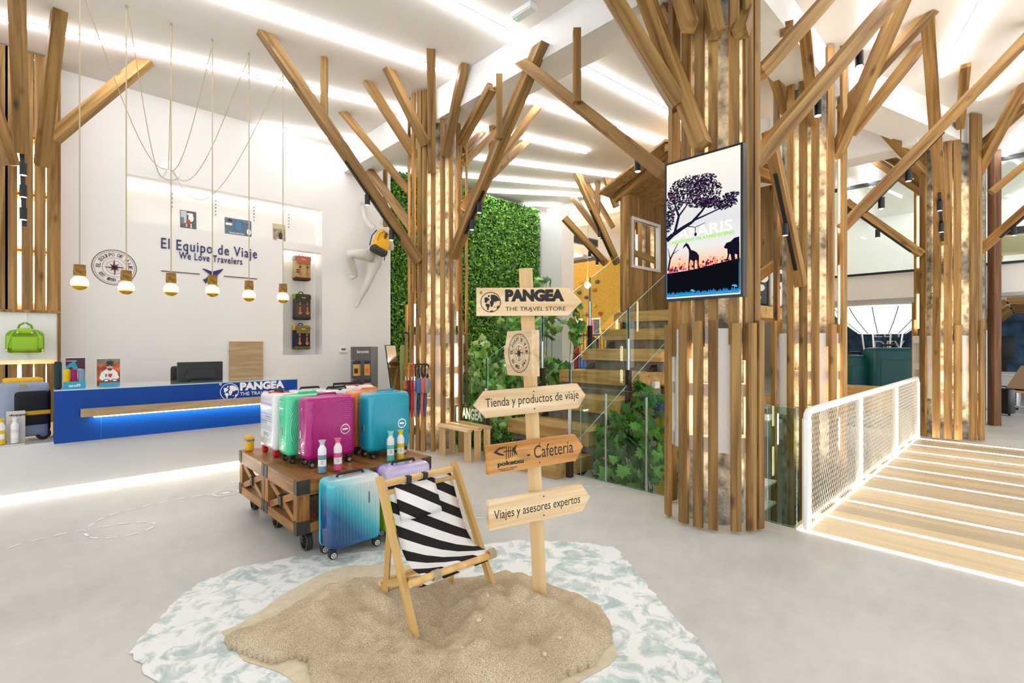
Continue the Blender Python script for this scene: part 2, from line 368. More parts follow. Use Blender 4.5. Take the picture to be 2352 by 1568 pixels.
for (x, y, L, r) in [(14,1.2,4,.2),(14.5,3.0,4,.1),(15,4.8,4,0),(15,-.4,4,.3),(18,2,4,.1),(19,0.3,4,.1),(18.5,5.5,4,0),(12.2,2.3,2.4,.15),(12.4,.2,2.4,.25),(12.5,11,4,.0),(12.5,12.5,4,0),(21.5,1.5,4,.1),(22,-1,4,.1)]:  # some of these strips are added to brighten the mezzanine room and climbing wall
    o = thing('ceiling_light_strip', 'glowing LED strip on the far ceiling, some of these added for light', 'light strip', (x, y, CZ), r, 'far LED strips')
    MB().bx(-L/2, -.03, -.012, L/2, .03, 0).build('housing', WHITE, o); MB().bx(-L/2, -.025, -.05, L/2, .025, -.012).build('diffuser', LED, o)
# emergency luminaire
p = onz(1203, 20, CZ)
o = thing('emergency_light', 'small white emergency light with green lamp on ceiling', 'light', (p.x, p.y, CZ), math.radians(92))
MB().rbox((0,0,-.03), (.30,.12,.06), .015).build('housing', STEELW, o, True)
MB().rbox((0,0,-.064), (.26,.09,.012), .004).build('lens', mat('milky_lens', 'd9dcd8', .3), o)
MB().ball((.09,.02,-.07), .008, 8).build('status_lamp', glow('green_lamp', '3cff7a', 3), o)
# ================================================================ tree columns
def spot_head(parent, p, d=(0,0,-1), lit=True, L=.13, r=.033):
    d = Vector(d).normalized(); p = Vector(p)
    h = MB().tube([p, p + d*L], r, 14).build('spotlight_head', BLACK, parent, True, world=True)
    return h, MB().tube([p + d*(L-.002), p + d*(L+.003)], r*.8, 12).build('spotlight_lens', glow('spot_lens', 'fffaf0', 12 if lit else 3), parent, world=True)
def branch(root, lo, hi, dlo=None, dhi=None, w=.105, h=.105, up=None, track=None, heads=(), zhi=None):
    """lo, hi: photo pixels of the lower and upper end; the upper end meets the ceiling unless dhi is given"""
    p0 = at(*lo, dlo)
    if zhi is not None: p1 = onz(*hi, zhi); top = zhi
    elif dhi is None: p1 = onz(*hi, CZ); top = CZ - .003
    else: p1 = at(*hi, dhi); top = None
    if top is not None and p1.z - p0.z < .3: top = None
    o = stick('branch', p0, p1, w, h, W_STAIN, root, top=top, up=up)
    if track:
        d = (p1 - p0); a, b = p0 + d*track[0], p0 + d*track[1]; dn = Vector((0,0,-1)); dd = d.normalized()
        cam_side = (Vector((0,0,CAMH)) - (p0+p1)/2); cam_side = (cam_side - dd*cam_side.dot(dd)).normalized()
        n = (dn - dd*dn.dot(dd)); n = n.normalized() if n.length > .2 else cam_side
        n = (n*.75 + cam_side*.5).normalized(); n = (n - dd*n.dot(dd)).normalized()
        # snap to the nearer face of the timber
        fx = Matrix(o.matrix_basis.to_3x3()); fa = [fx.col[0], -fx.col[0], fx.col[1], -fx.col[1]]
        n = max(fa, key=lambda q: q.dot(n)); hw = (w if n in (fa[0], fa[1]) else h)/2
        t = MB().beam(a + n*(hw+.006), b + n*(hw+.006), .035, .022, up=n).build('track_rail', BLACK, root, world=True)
        for f, lit in heads:
            q = a + (b-a)*f + n*(hw+.018); spot_head(root, q, (0,0,-1) if n.z < -.1 else (n.x*.25, n.y*.25, -1), lit)
    return o
COLLAR_Z = (.62, 1.62)
def tree(name, label, cx, cy, R, slats, zlo=0.0, core_r=None, collar=True, face=0.0, top=CZ, slat_w=.09, leds=2, group='timber-clad tree columns'):
    root = thing(name, label, 'tree column', (cx, cy, zlo), 0, group)
    cr = core_r or R - .14
    n = 12
    pr = [(cr*math.cos(2*math.pi*i/n), cr*math.sin(2*math.pi*i/n)) for i in range(n)]
    MB().prism(pr, (cx,cy,zlo), (1,0,0), (0,1,0), top - zlo - .42).build('concrete_core', CONC, root, world=True)
    if collar:
        z0, z1 = COLLAR_Z; ro = R - .018; ri = cr + .005
        mb = MB(); k = 18
        def seg(a0, a1, za, zb):
            pts = [(r*math.cos(a), r*math.sin(a)) for r, a in ((ri,a0),(ro,a0),(ro,a1),(ri,a1))]
            mb.prism(pts, (cx,cy,za), (1,0,0), (0,1,0), zb - za)
        for i in range(k):
            a0, a1 = 2*math.pi*i/k + face, 2*math.pi*(i+1)/k + face
            for za, zb in ((z0, z0+.12), ((z0+z1)/2-.05, (z0+z1)/2+.05), (z1-.12, z1)): seg(a0, a1, za, zb)
            if i % 3 == 0:
                seg(a0, a1, z0+.12, (z0+z1)/2-.05); seg(a0, a1, (z0+z1)/2+.05, z1-.12)
        mb.build('plaster_collar', PLASTER, root, world=True)
    for i, a in enumerate(slats):
        # a = angle in degrees seen from the camera axis side, width factor, lower z, upper z
        ang, wf, za, zb, dr = a
        r = R + dr; x, y = cx + r*math.cos(ang), cy + r*math.sin(ang)
        stick('slat', (x,y,za), (x,y,zb), slat_w*wf, .032, W_STAIN, root, up=(math.cos(ang), math.sin(ang), 0))
    # warm strips fixed to the back of every second board, washing the concrete behind
    angs = sorted(set(round(a[0], 4) for a in slats)); rl_ = random.Random(int(cx*100))
    for i, ang in enumerate(angs):
        if i % leds: continue
        r = R - .022; x, y = cx + r*math.cos(ang), cy + r*math.sin(ang)
        for za, zb in ((max(zlo, -.2) + .35, .6), (.78, 1.05), (1.2, 1.45), (1.75, 2.3 + rl_.random()*.3), (3.0 - rl_.random()*.3, 4.0)):
            MB().beam((x,y,za), (x,y,zb), .02, .008, up=(math.cos(ang), math.sin(ang), 0)).build('led_strip', LEDW, root, world=True)
    return root
def ring_slats(n, zlo, seed, cols=1, lo_in=2.0, cx=0, cy=0, step=.0):
    rnd = random.Random(seed); out = []
    for i in range(n):
        a = 2*math.pi*i/n + rnd.uniform(-.03, .03)
        up = CZ - .02 if rnd.random() < .75 else CZ - rnd.uniform(.1, .4)
        w = rnd.uniform(.85, 1.12)
        # a lower board standing outside the upper one, as on the columns' feet
        brk = rnd.choice([1.72, 1.85, 2.05, None, 2.2, 1.78])
        if brk:
            out.append((a, w, zlo + .02, brk, .035)); out.append((a, w, brk - rnd.uniform(.15, .3), up, 0))
        else: out.append((a, w, zlo + .02, up, .018))
    return out
def front_slats(c, R, pxs, wpx, zlo, seed, back=5, brks=(1.72, 1.85, 2.05, None, 2.2, 1.78)):
    """boards on the visible side at their photo positions, evenly spaced ones behind"""
    rnd = random.Random(seed); d = Vector((c[0], c[1])).normalized(); rt_ = Vector((d.y, -d.x)); out = []; b0 = math.atan2(-d.y, -d.x)
    def pt(ph): return Vector(c) - d*(R*math.cos(ph)) + rt_*(R*math.sin(ph))
    def px(ph): p = pt(ph); X, Y = p.x*CU - p.y*SU, p.x*SU + p.y*CU; return 1176 + F*X/Y
    angs = []
    for x in pxs:
        lo, hi = -1.62, 1.62
        for _ in range(40):
            m = (lo+hi)/2; lo, hi = (m, hi) if px(m) < x else (lo, m)
        angs.append(lo)
    angs += [math.pi + (k - (back-1)/2)*.5 for k in range(back)]
    for ph in angs:
        q = pt(ph) - Vector(c); a = math.atan2(q.y, q.x); w_ = wpx*rnd.uniform(.92, 1.08); up = CZ - .02 if rnd.random() < .75 else CZ - rnd.uniform(.1, .4); brk = rnd.choice(brks)
        if brk: out.append((a, w_, zlo + .02, brk, .035)); out.append((a, w_, brk - rnd.uniform(.15, .3), up, 0))
        else: out.append((a, w_, zlo + .02, up, .018))
    return out
TOPB = CZ - .43
C1 = (4.17, 5.98); C2 = (4.25, 1.91); C3 = (7.0, 1.95); C4 = (10.6, .95); C5 = (9.85, 5.9)
fa_ = lambda c, ph: math.atan2(-c[1], -c[0]) + ph - math.pi/18      # turns a collar post towards the camera side
t1 = tree('tree_column', 'timber tree column with umbrellas hung on it beside the slatted bench', *C1, .41, front_slats(C1, .42, (938,949,963,975,995,1017,1036,1054,1071), 1, 0, 3), top=CZ, slat_w=.062, face=fa_(C1, 0))
t2 = tree('tree_column', 'timber tree column carrying the portrait screen', *C2, .39, front_slats(C2, .40, (1541,1575,1606,1638,1687,1720,1739), 1, 0, 5, 5, (1.66,1.68,1.64,1.67)), top=CZ, slat_w=.078, leds=4, face=fa_(C2, .21))
t3 = tree('tree_column', 'timber tree column rising through the stair well behind white railing', *C3, .43, front_slats(C3, .44, (1782,1817,1845,1872,1909,1936), 1, -3.15, 8), zlo=-3.2, top=CZ, slat_w=.085, face=fa_(C3, .36))
t4 = tree('tree_column', 'timber tree column at the far end of the lit bridge', *C4, .45, front_slats(C4, .46, (2121,2152,2177,2199,2234,2250), 1, 0, 11), top=CZ, slat_w=.095, face=fa_(C4, .5))
t5 = tree('tree_column', 'small distant timber tree column behind the treehouse', *C5, .4, ring_slats(14, 0, 14), top=CZ, leds=3)
def dep(c): return c[0]*SU + c[1]*CU
D1, D2, D3, D4, D5 = dep(C1), dep(C2), dep(C3), dep(C4), dep(C5)
# branches of the umbrella column
B = lambda *a, **k: branch(t1, *a, **k)
B((962,600), (608,78), D1 - .38, w=.12, h=.12, track=(.12,.5), heads=((.15,0),(.6,0)))
B((940,440), (790,260), D1 + .1); B((956,362), (845,190), D1 - .2); B((978,332), (893,160), D1 - .4)
B((950,528), (832,369), D1 + .2, dhi=9.2); B((992,396), (990,118), D1 - .47); B((1024,358), (1066,150), D1 - .42)
B((1058,328), (1130,200), D1 - .3, zhi=CZ - .42); B((1040,590), (1242,105), D1 - .42, zhi=CZ - .3, w=.12, h=.12, track=(.15,.38), heads=((.35,0),(.75,0)))
B((1062,374), (1150,290), D1 + .1, dhi=8.2); B((1062,480), (1238,242), D1 + .1, w=.1); B((1062,468), (1208,324), D1 + .25); B((1060,345), (1102,300), D1+.3)
for (a, b) in (((745,132),(748,272)), ((1147,172),(1150,320)), ((1128,290),(1125,372)), ((885,340),(887,520))):
    p = onz(*a, CZ if a[0] < 900 else CZ - (.42 if a[0] == 1147 else 0)); q = Vector((p.x, p.y, at(*b, (p.x*SU + p.y*CU)).z)); stick('hanger_post', q, p, .07, .07, W_STAIN, t1, top=p.z - .002)
# branches of the screen column
B = lambda *a, **k: branch(t2, *a, **k)
B((1560,245), (1320,-150), D2 - .3, w=.13, h=.12); B((1612,335), (1440,-120), D2 - .42, w=.13, h=.12, track=(.12,.95), heads=((.36,1),))
B((1722,385), (2110,-70), D2 - .25, w=.12, h=.12, track=(.2,.85), heads=((.22,0),(.6,0)))
B((1745,172), (1960,-70), D2 - .1); B((1585,62), (1530,-120), D2 - .4); B((1645,78), (1600,-150), D2 - .46); B((1700,76), (1760,-110), D2 - .45)
B((1528,400), (1203,145), D2 + .1, zhi=CZ - .42, w=.12, h=.12)
B((1545,55), (1500,-40), D2+.1)
p = onz(1325, 68, CZ - .42); q = Vector((p.x, p.y, at(1330, 236, p.x*SU + p.y*CU).z)); stick('hanger_post', q, p, .075, .075, W_STAIN, t2)
p = at(1465, 372, 4.75); h = spot_head(t2, p + Vector((0,0,.03)), L=.12)
# branches of the well column
B = lambda *a, **k: branch(t3, *a, **k)
B((1870,282), (1850,79), D3 - .4, zhi=CZ - .4); B((1806,256), (1745,76), D3 - .1); B((1918,362), (2090,-45), D3 - .35, w=.12, h=.12)
B((1955,308), (2124,95), D3 + .1); B((1930,255), (2129,35), D3 - .1); B((1783,135), (1808,62), D3 + .2, zhi=CZ-.4); B((1770,150), (1772,5), D3 - .3)
B((1840,655), (1765,300), D3 - .48, dhi=D3 - 1.0, w=.11, track=(.12,.75), heads=((.5,0),))
B((1934,524), (2400,45), D3 - .3, w=.12, h=.12, track=(.1,.5), heads=((.2,1),(.55,1)))
B((1808,420), (1735,390), D3 + .2, dhi=D3 + .4); B((1800,590), (1735,640), D3 + .4, dhi=D3 + .2)
# branches of the bridge-end column
B = lambda *a, **k: branch(t4, *a, **k)
B((2166,556), (2131,41), D4 - .5, w=.12, h=.12, track=(.03,.3), heads=((.4,1),(.85,1)))
B((2138,302), (2082,217), D4 - .2); B((2122,400), (1982,246), D4 - .1); B((2122,412), (1982,325), D4 + .1, dhi=9.0); B((2122,442), (2006,366), D4 + .2, dhi=9.3)
B((2205,290), (2218,146), D4 - .5); B((2244,400), (2352,195), D4 - .2, w=.12); B((2246,342), (2365,235), D4); B((2248,578), (2365,475), D4 - .1, dhi=D4 - .8, track=(.4,.9), heads=((.5,1),))
B((2117,584), (1942,463), D4 - .1, dhi=D4 + .2, track=(.1,.95), heads=((.5,0),(.97,0))); B((2276,442), (2370,365), D4 + .2, dhi=D4); B((2250,290), (2262,262), D4+.2, dhi=D4+.4)
# branches of the far column
B = lambda *a, **k: branch(t5, *a, **k)
B((1418,606), (1325,399), D5 - .4, w=.12, h=.12, track=(.1,.62), heads=((.55,0),)); B((1385,545), (1312,449), D5 - .1); B((1408,522), (1348,421), D5 - .35)
B((1372,492), (1373,417), D5 - .4); B((1416,475), (1392,410), D5 - .45); B((1392,606), (1296,501), D5 - .2, dhi=D5 - .4, w=.13, h=.12, track=(.1,.4), heads=((.2,0),(.8,0)))
# ---------------------------------------------------------------- half tree against the back wall, far left
PV = 8.32
t0 = thing('tree_column', 'flat timber tree column on the back wall above the green bag', 'tree column', (-.3, PV + .1, 0), 0, 'timber-clad tree columns')
ul, ur = -1.2, onv(131, 500, PV).x
MB().bx(ul, PV + .2, 0, ur, WV - .005, CZ - .003).build('backing_panel', mat('lit_panel', 'fbf6ea', .7), t0, world=True)
zs = (1.30, 1.87)
for i, px in enumerate((-150, -95, -45, 4, 26, 63, 92, 120)):
    ux = onv(px, 500, PV).x
    for za, zb in ((.52, zs[0] - .05), (zs[1] + .03, CZ - .02)):
        if za < 1: za = .53
        stick('slat', (ux, PV, za), (ux, PV, zb), .1, .03, W_STAIN, t0, up=(0,-1,0))
for z in (zs[1] + .02, 2.62, 3.3, 4.0, 4.7): stick('rail', (ul, PV + .09, z), (ur, PV + .09, z), .03, .06, W_STAIN, t0, up=(0,-1,0))
stick('side_board', (ur + .02, PV + .1, .53), (ur + .02, PV + .1, CZ - .02), .03, .2, W_STAIN, t0, up=(0,-1,0))
MB().bx(ul, PV + .02, zs[0], ur, PV + .06, zs[1]).build('back_board', WHITE, t0, world=True)
MB().bx(ul, PV - .02, zs[1], ur + .03, PV + .14, zs[1] + .03).build('shelf_edge', W_STAIN, t0, world=True)
px = onv(58, 770, PV).x; MB().bx(px - .015, PV + .01, zs[0], px + .015, PV + .02, zs[1]).build('slotted_upright', STEELW, t0, world=True)
for i, px in enumerate((15, 47, 77, 106)):
    ux = onv(px, 500, PV).x
    for za, zb in ((.6, 1.2), (2.0, 2.58), (2.7, 3.25), (3.4, 3.95)): MB().bx(ux - .02, PV + .185, za, ux + .02, PV + .2, zb).build('led_strip', LEDW, t0, world=True)
B = lambda *a, **k: branch(t0, *a, **k)
B((50,350), (38,-40), 5.4, w=.13, h=.13); B((95,380), (136,28), 5.75, w=.12, h=.12); B((122,318), (334,142), 5.9, w=.12, h=.12); B((28,380), (-60,100), 5.6, dhi=5.3)
MB().beam(at(50,345,5.5), at(56,520,5.6), .06, .04).build('track_rail', BLACK, t0, world=True)
for y in (375, 425, 477): spot_head(t0, at(54, y, 5.42), lit=y < 400)
# ================================================================ counter
EXU, EYZ, NU = Vector((1,0,0)), Vector((0,0,1)), Vector((0,-1,0))     # axes of anything facing the room from the back wall
BV = 6.6
BLUE = mat('blue_lacquer', '04439c', .4, spec=.25)
cu0, cu1 = onv(124, 893, BV).x, onv(683, 872, BV).x; czb, czt = .51, 1.04
pl = MB().bx(-4.5, BV + .2, .035, cu1 + .15, 7.5, .505).build('plinth_bench', mat('grey_white_panel', 'dedddb', .5)); tag(pl, 'long low white plinth running under the blue counter', 'plinth', kind='thing')
o = MB().bx(-4.4, BV + .22, .002, cu1 + .1, BV + .26, .033).build('plinth_light', glow('plinth_led', 'fff8ea', 26)); tag(o, 'bright LED strip along the foot of the white plinth', 'light strip', kind='thing')
ct = thing('counter', 'bright blue shop counter with wooden rail and white globe logo', 'counter', ((cu0+cu1)/2, 6.95, .51))
MB().bx(cu0, BV, czb, cu1, 7.3, czt - .012).build('body', BLUE, ct, world=True)
MB().bx(cu0, BV + .005, czt - .012, cu1, 7.3, czt).build('glass_top', mat('counter_glass', 'bcd7e6', .08, coat=1), ct, world=True)
r0 = onv(186, 946, BV - .1)
rail = MB().bx(r0.x, BV - .12, .765, cu1 - .02, BV - .001, .84).build('rail', W_OAK, ct, world=True)
MB().bx(r0.x + .1, BV - .06, .75, cu1 - .05, BV - .03, .764).build('rail_light', glow('rail_led', 'fff3cf', 22), ct, world=True)
MB().bx(r0.x + .16, BV - .002, czb, r0.x + .163, BV, .75).build('panel_joint', mat('joint', '2f74c8', .5), ct, world=True)
WHT = mat('white_lettering', 'fbfbfb', .5)
def globe_mb(O, ex, ey, R, off):
    """round globe emblem: ring, land masses and a small satellite ring"""
    mb = MB(); annulus(mb, R*.93, R, O, ex, ey, off); annulus(mb, R*.07, R*.13, O, ex, ey, off, 16, -R*.95, R*.93)
    def blob(pts): flat(mb, [(x*R, y*R) for x, y in pts], O, ex, ey, off)
    blob([(-.62,.45),(-.4,.5),(-.28,.42),(-.1,.3),(-.2,.12),(-.32,.1),(-.38,-.08),(-.55,-.08),(-.6,.12)])
    blob([(-.28,.62),(-.15,.72),(-.08,.6),(-.15,.48),(-.26,.5)])
    blob([(.02,.7),(.32,.74),(.62,.6),(.85,.32),(.9,.1),(.62,.12),(.5,-.02),(.36,.1),(.3,-.12),(.18,-.42),(.02,-.48),(-.05,-.2),(-.12,0),(.05,.2),(-.02,.4)])
    blob([(-.48,-.16),(-.2,-.14),(-.06,-.32),(-.18,-.55),(-.22,-.78),(-.34,-.78),(-.36,-.5),(-.52,-.34)])
    blob([(.6,-.42),(.82,-.3),(.78,-.52),(.58,-.7)]); blob([(.3,-.5),(.45,-.42),(.44,-.55)]); blob([(-.15,-.88),(.1,-.8),(.3,-.84),(.12,-.93)])
    return mb
def rect_on_v(px0, px1, py_t, py_b, v): a, b = onv(px0, py_b, v), onv(px1, py_t, v); return a, b.x - a.x, b.z - a.z
g = onv(527, 899, BV - .003); R = .1
globe_mb(g, EXU, EYZ, R, .004).build('globe_logo', WHT, ct, world=True)
a, b = onv(551, 905, BV - .003), onv(653, 881, BV - .003)
text_mb('PANGEA', (a.x, BV - .003, .925), EXU, EYZ, b.x - a.x, .1, bold=.06, off=.002).build('logo_lettering', WHT, ct, world=True)
text_mb('THE TRAVEL STORE', (a.x, BV - .003, .865), EXU, EYZ, b.x - a.x, .042, bold=.008, off=.002).build('logo_lettering', WHT, ct, world=True)
# ---------------------------------------------------------------- on the counter
def person_print(mb_list, O, ex, ey, w, h, off): pass
def card(name, label, cat, O, ex, w, h, layers, t=.004, lean=0, parent=None, stand=None, edge=WHITE, group=None):
    """upright printed card: O lower left corner; layers are flat prints [(material, outline or lettering)]"""
    O, ex = Vector(O), Vector(ex).normalized(); ey = Vector((0,0,1)); n = ex.cross(ey); ey = (ey - n*lean).normalized(); n = ex.cross(ey)
    c = thing(name, label, cat, tuple(O + ex*w/2), 0, group) if parent is None else parent
    MB().prism([(0,0),(w,0),(w,h),(0,h)], O, ex, ey, -t).build('card', edge, c, world=True)
    for i, (nm, m, shp) in enumerate(layers):
        off = .0012*(i+1)
        if isinstance(shp, tuple): text_mb(shp[0], O + ex*(shp[1]*w) + ey*(shp[2]*h), ex, ey, shp[3]*w, shp[4]*h, off=off, bold=.02, t=0).build(nm, m, c, world=True)
        else: flat(MB(), [(x*w, y*h) for x, y in shp], O, ex, ey, off).build(nm, m, c, world=True)
    return c
RECT = [(.02,.02),(.98,.02),(.98,.98),(.02,.98)]
def ell(cx, cy, rx, ry, n=20): return [(cx + rx*math.cos(2*math.pi*i/n), cy + ry*math.sin(2*math.pi*i/n)) for i in range(n)]
def box(x0, y0, x1, y1): return [(x0,y0),(x1,y0),(x1,y1),(x0,y1)]
C_TEAL, C_PLUM, C_SKIN, C_HAIR = mat('print_teal', '2f9fc0'), mat('print_plum', '4a2038'), mat('print_skin', 'e0b090'), mat('print_hair', '5a2c18')
C_WHITE, C_RED, C_DARK, C_ORANGE, C_GREY = mat('print_white', 'f4f4f2'), mat('print_red', 'd03038'), mat('print_dark', '2a2a30'), mat('print_orange', 'e0703a'), mat('print_grey', '6f7f8a')
k = onv(169, 886, 6.85)
KX = k.x; kz = czt
card('poster_card', 'small teal poster with smiling woman standing on blue counter', 'poster', (onv(150, 865, 6.95).x, 6.95, czt), EXU, .16, .31,
     [('print', C_TEAL, RECT), ('print', C_PLUM, [(.02,.98),(.98,.98),(.98,.45),(.7,.5),(.45,.9),(.02,.7)]), ('print', C_HAIR, ell(.27,.42,.17,.26)), ('print', C_SKIN, ell(.27,.42,.1,.15)), ('print', C_WHITE, ell(.72,.42,.22,.2)),
      ('lettering', C_TEAL, ('99', .62, .36, .2, .14)), ('print', C_SKIN, box(.12,.02,.42,.2)), ('lettering', C_WHITE, ('EL PLACER DE VIAJAR', .06, .86, .5, .04))])
td = thing('towel_display', 'white tray with teal zero99 front on counter corner', 'display tray', (KX, 6.72, czt))
MB().bx(KX-.085, 6.64, czt, KX+.085, 6.9, czt + .015).bx(KX-.085, 6.64, czt, KX-.08, 6.9, czt + .06).bx(KX+.08, 6.64, czt, KX+.085, 6.9, czt + .06).build('tray', STEELW, td, world=True)
MB().bx(KX-.085, 6.63, czt, KX+.085, 6.64, czt + .075).build('front_panel', C_TEAL, td, world=True)
text_mb('zero99', (KX-.045, 6.63, czt+.02), EXU, EYZ, .09, .03, bold=.02, off=.001).build('lettering', WHT, td, world=True)
for i, (nm, c) in enumerate((('yellow','f2c21a'), ('magenta','a8226f'), ('grey blue','8ea6bd'))):
    x = KX - .055 + .055*i; mb = MB(); mb.lathe([(.02,.0),(.025,.008),(.026,.06),(.025,.11),(.026,.16),(.024,.175),(.012,.18)], 18)
    o = mb.build('rolled_towel', mat('towel_' + nm.split()[0], c, .95, bump=.6, bscale=120), None, True); o.location = (x, 6.74, czt + .016)
    tag(o, nm + ' rolled travel towel standing in the white tray', 'towel', 'rolled towels on the counter', 'thing')
o = MB().lathe([(.02,0),(.03,.01),(.03,.25),(.026,.27),(.015,.275)], 18).build('towel_tube', mat('dark_teal_fabric', '173338', .8), None, True); o.location = (KX - .12, 6.82, czt)
tag(o, 'tall dark teal cylinder bag beside the rolled towels', 'bag', kind='thing')
k = onv(221, 887, 6.75)
card('photo_card', 'colourful photo card of man in sunglasses and white shirt', 'poster', (k.x, 6.75, czt), EXU, .2, .3,
     [('print', mat('print_crowd', 'c8623c', .6, var=.9, vscale=14), RECT), ('print', mat('print_ceiling', '8a7a70', .6, var=.5, vscale=20), [(.02,.98),(.98,.98),(.98,.8),(.02,.8)]),
      ('print', C_WHITE, [(.12,.3),(.2,.5),(.42,.62),(.68,.62),(.86,.5),(.94,.3),(.8,.22),(.24,.22)]), ('print', C_SKIN, ell(.55,.72,.13,.14)), ('print', C_DARK, ell(.55,.84,.15,.07)), ('print', C_DARK, box(.42,.72,.53,.78)), ('print', C_DARK, box(.57,.72,.68,.78)),
      ('print', mat('print_beard', '6a4a38'), ell(.55,.61,.1,.05)), ('lettering', C_DARK, ('I', .37, .35, .05, .1)), ('print', C_RED, ell(.53,.41,.05,.05)), ('print', C_RED, ell(.6,.41,.05,.05)), ('print', C_RED, [(.48,.39),(.65,.39),(.565,.31)]), ('lettering', C_WHITE, ('MR.BOHO', .2, .48, .6, .045)),
      ('print', C_TEAL, box(.12,.02,.98,.15)), ('print', C_DARK, ell(.4,.22,.13,.05)), ('print', C_WHITE, ell(.4,.22,.09,.03)), ('print', C_DARK, ell(.75,.22,.13,.05)), ('print', C_WHITE, ell(.75,.22,.09,.03))])
# monitor seen from behind
a, b = onv(407, 879, 7.0), onv(511, 835, 7.0)
mo = thing('monitor', 'black computer monitor seen from behind on the counter', 'monitor', ((a.x+b.x)/2, 7.0, czt))
mz = czt + .05
MB().rbox(((a.x+b.x)/2, 7.0, (a.z+b.z)/2+.02), (b.x-a.x, .04, b.z-a.z+.02), .008).build('back_shell', mat('black_plastic', '1a1a1c', .45), mo, True, world=True)
MB().prism([(a.x+.06,a.z+.05),(b.x-.06,a.z+.05),(b.x-.1,b.z-.06),(a.x+.1,b.z-.06)], (0,6.98,0), EXU, EYZ, .018).build('rear_hump', mat('black_plastic2', '232325', .5), mo, world=True)
MB().bx((a.x+b.x)/2-.04, 6.99, czt+.012, (a.x+b.x)/2+.04, 7.03, a.z+.1).build('neck', BLACK, mo, world=True)
MB().rbox(((a.x+b.x)/2, 7.02, czt+.008), (.24,.2,.014), .006).build('foot', BLACK, mo, True, world=True)
oc = thing('office_chair', 'black office chair back behind the monitor', 'chair', (a.x + .28, 7.75, 0))
MB().rbox((a.x+.28, 7.75, .95), (.46,.08,.5), .035).build('backrest', RUBBER, oc, True, world=True)
MB().rbox((a.x+.28, 7.97, .5), (.48,.46,.09), .035).build('seat', RUBBER, oc, True, world=True)
MB().tube([(a.x+.28,7.78,.75),(a.x+.28,7.83,.55),(a.x+.28,7.93,.46)], .02).build('back_stem', BLACK, oc, True, world=True)
mb = MB().tube([(a.x+.28,7.97,.08),(a.x+.28,7.97,.46)], .028)
for i in range(5): mb.tube([(a.x+.28,7.97,.09),(a.x+.28+.28*math.cos(i*1.257),7.97+.28*math.sin(i*1.257),.05)], .018)
mb.build('base', BLACK, oc, True, world=True)
for i in range(5): MB().ball((a.x+.28+.28*math.cos(i*1.257),7.97+.28*math.sin(i*1.257),.03), .03, 8).build('castor', RUBBER, oc, True, world=True)
# oak panel standing on the wall behind the counter
a, b = onv(528, 870, WV - .04), onv(604, 784, WV - .04)
o = thing('wall_cabinet', 'pale oak wall cupboard door behind the counter', 'cabinet', ((a.x+b.x)/2, WV - .02, .8)); MB().bx(a.x, WV - .045, .8, b.x, WV - .001, b.z).build('door', W_OAK, o, world=True)
MB().tube([(a.x - .02, WV-.02, b.z - .14), (a.x, WV-.02, b.z - .14)], .012).build('hinge', CHROME, o, world=True)
# ================================================================ wall lettering and emblem
INK = mat('navy_lettering', '2b2a62', .5); INKB = mat('brown_lettering', '6a4048', .6)
ws = thing('wall_sign', 'dark blue raised lettering El Equipo de Viaje on white wall', 'sign', onv(480, 640, WV - .001))
def wtxt(t, x0, x1, yt, yb, m, root, bold=.0, ht=None):
    a, b = onv(x0, yb, WV), onv(x1, yb, WV); c = onv(x0, yt, WV)
    text_mb(t, (a.x, WV - .014, a.z), EXU, EYZ, b.x - a.x, ht or c.z - a.z, bold=bold, off=0).build('lettering', m, root, world=True)
def letters(mb, m, root, t=.01):
    """every raised character on its own"""
    par = list(range(len(mb.v)))
    def fd(i):
        while par[i] != i: par[i] = par[par[i]]; i = par[i]
        return i
    for f in mb.f:
        for q in f[1:]: par[fd(q)] = fd(f[0])
    isl = {}
    for f in mb.f: isl.setdefault(fd(f[0]), []).append(f)
    for fs in isl.values():
        ids = sorted({q for f in fs for q in f}); mp = {q: k for k, q in enumerate(ids)}
        b = MB(); b.add([mb.v[q] for q in ids], [tuple(mp[q] for q in f) for f in fs]); o = b.build('letter', m, root, world=True); md = o.modifiers.new('thickness', 'SOLIDIFY'); md.thickness = t; md.offset = -1
a, b = onv(370, 573, WV), onv(590, 595, WV)
letters(text_mb('El Equipo de Viaje', (a.x, WV - .012, a.z - .03), EXU, EYZ, b.x - a.x, .2, bold=.004, spacing=1.15), INK, ws)
a, b = onv(411, 594, WV), onv(556, 609, WV)
letters(text_mb('We Love Travelers', (a.x, WV - .012, a.z - .0), EXU, EYZ, b.x - a.x, .105, bold=.004, spacing=1.15), INK, ws)
for x0, x1, y in ((370,459,622),(514,590,634)):
    a, b = onv(x0, y, WV), onv(x1, y + (8 if x0 < 400 else 6), WV); MB().bx(a.x, WV - .012, a.z - .006, b.x, WV - .001, a.z + .006).build('rule', INKB, ws, world=True)
c = onv(487, 634, WV)
pl2 = [(-.13,.1),(-.1,.1),(.0,.07),(.08,.1),(.13,.12),(.15,.13),(.13,.09),(.07,.02),(.06,-.12),(.09,-.2),(.05,-.18),(.0,-.03),(-.06,-.08),(-.08,-.12),(-.1,-.1),(-.12,-.06),(-.09,-.05),(-.03,.02)]
MB().prism(pl2, c + Vector((0,-.002,0)), EXU, EYZ, .012).build('aeroplane_symbol', INK, ws, world=True)
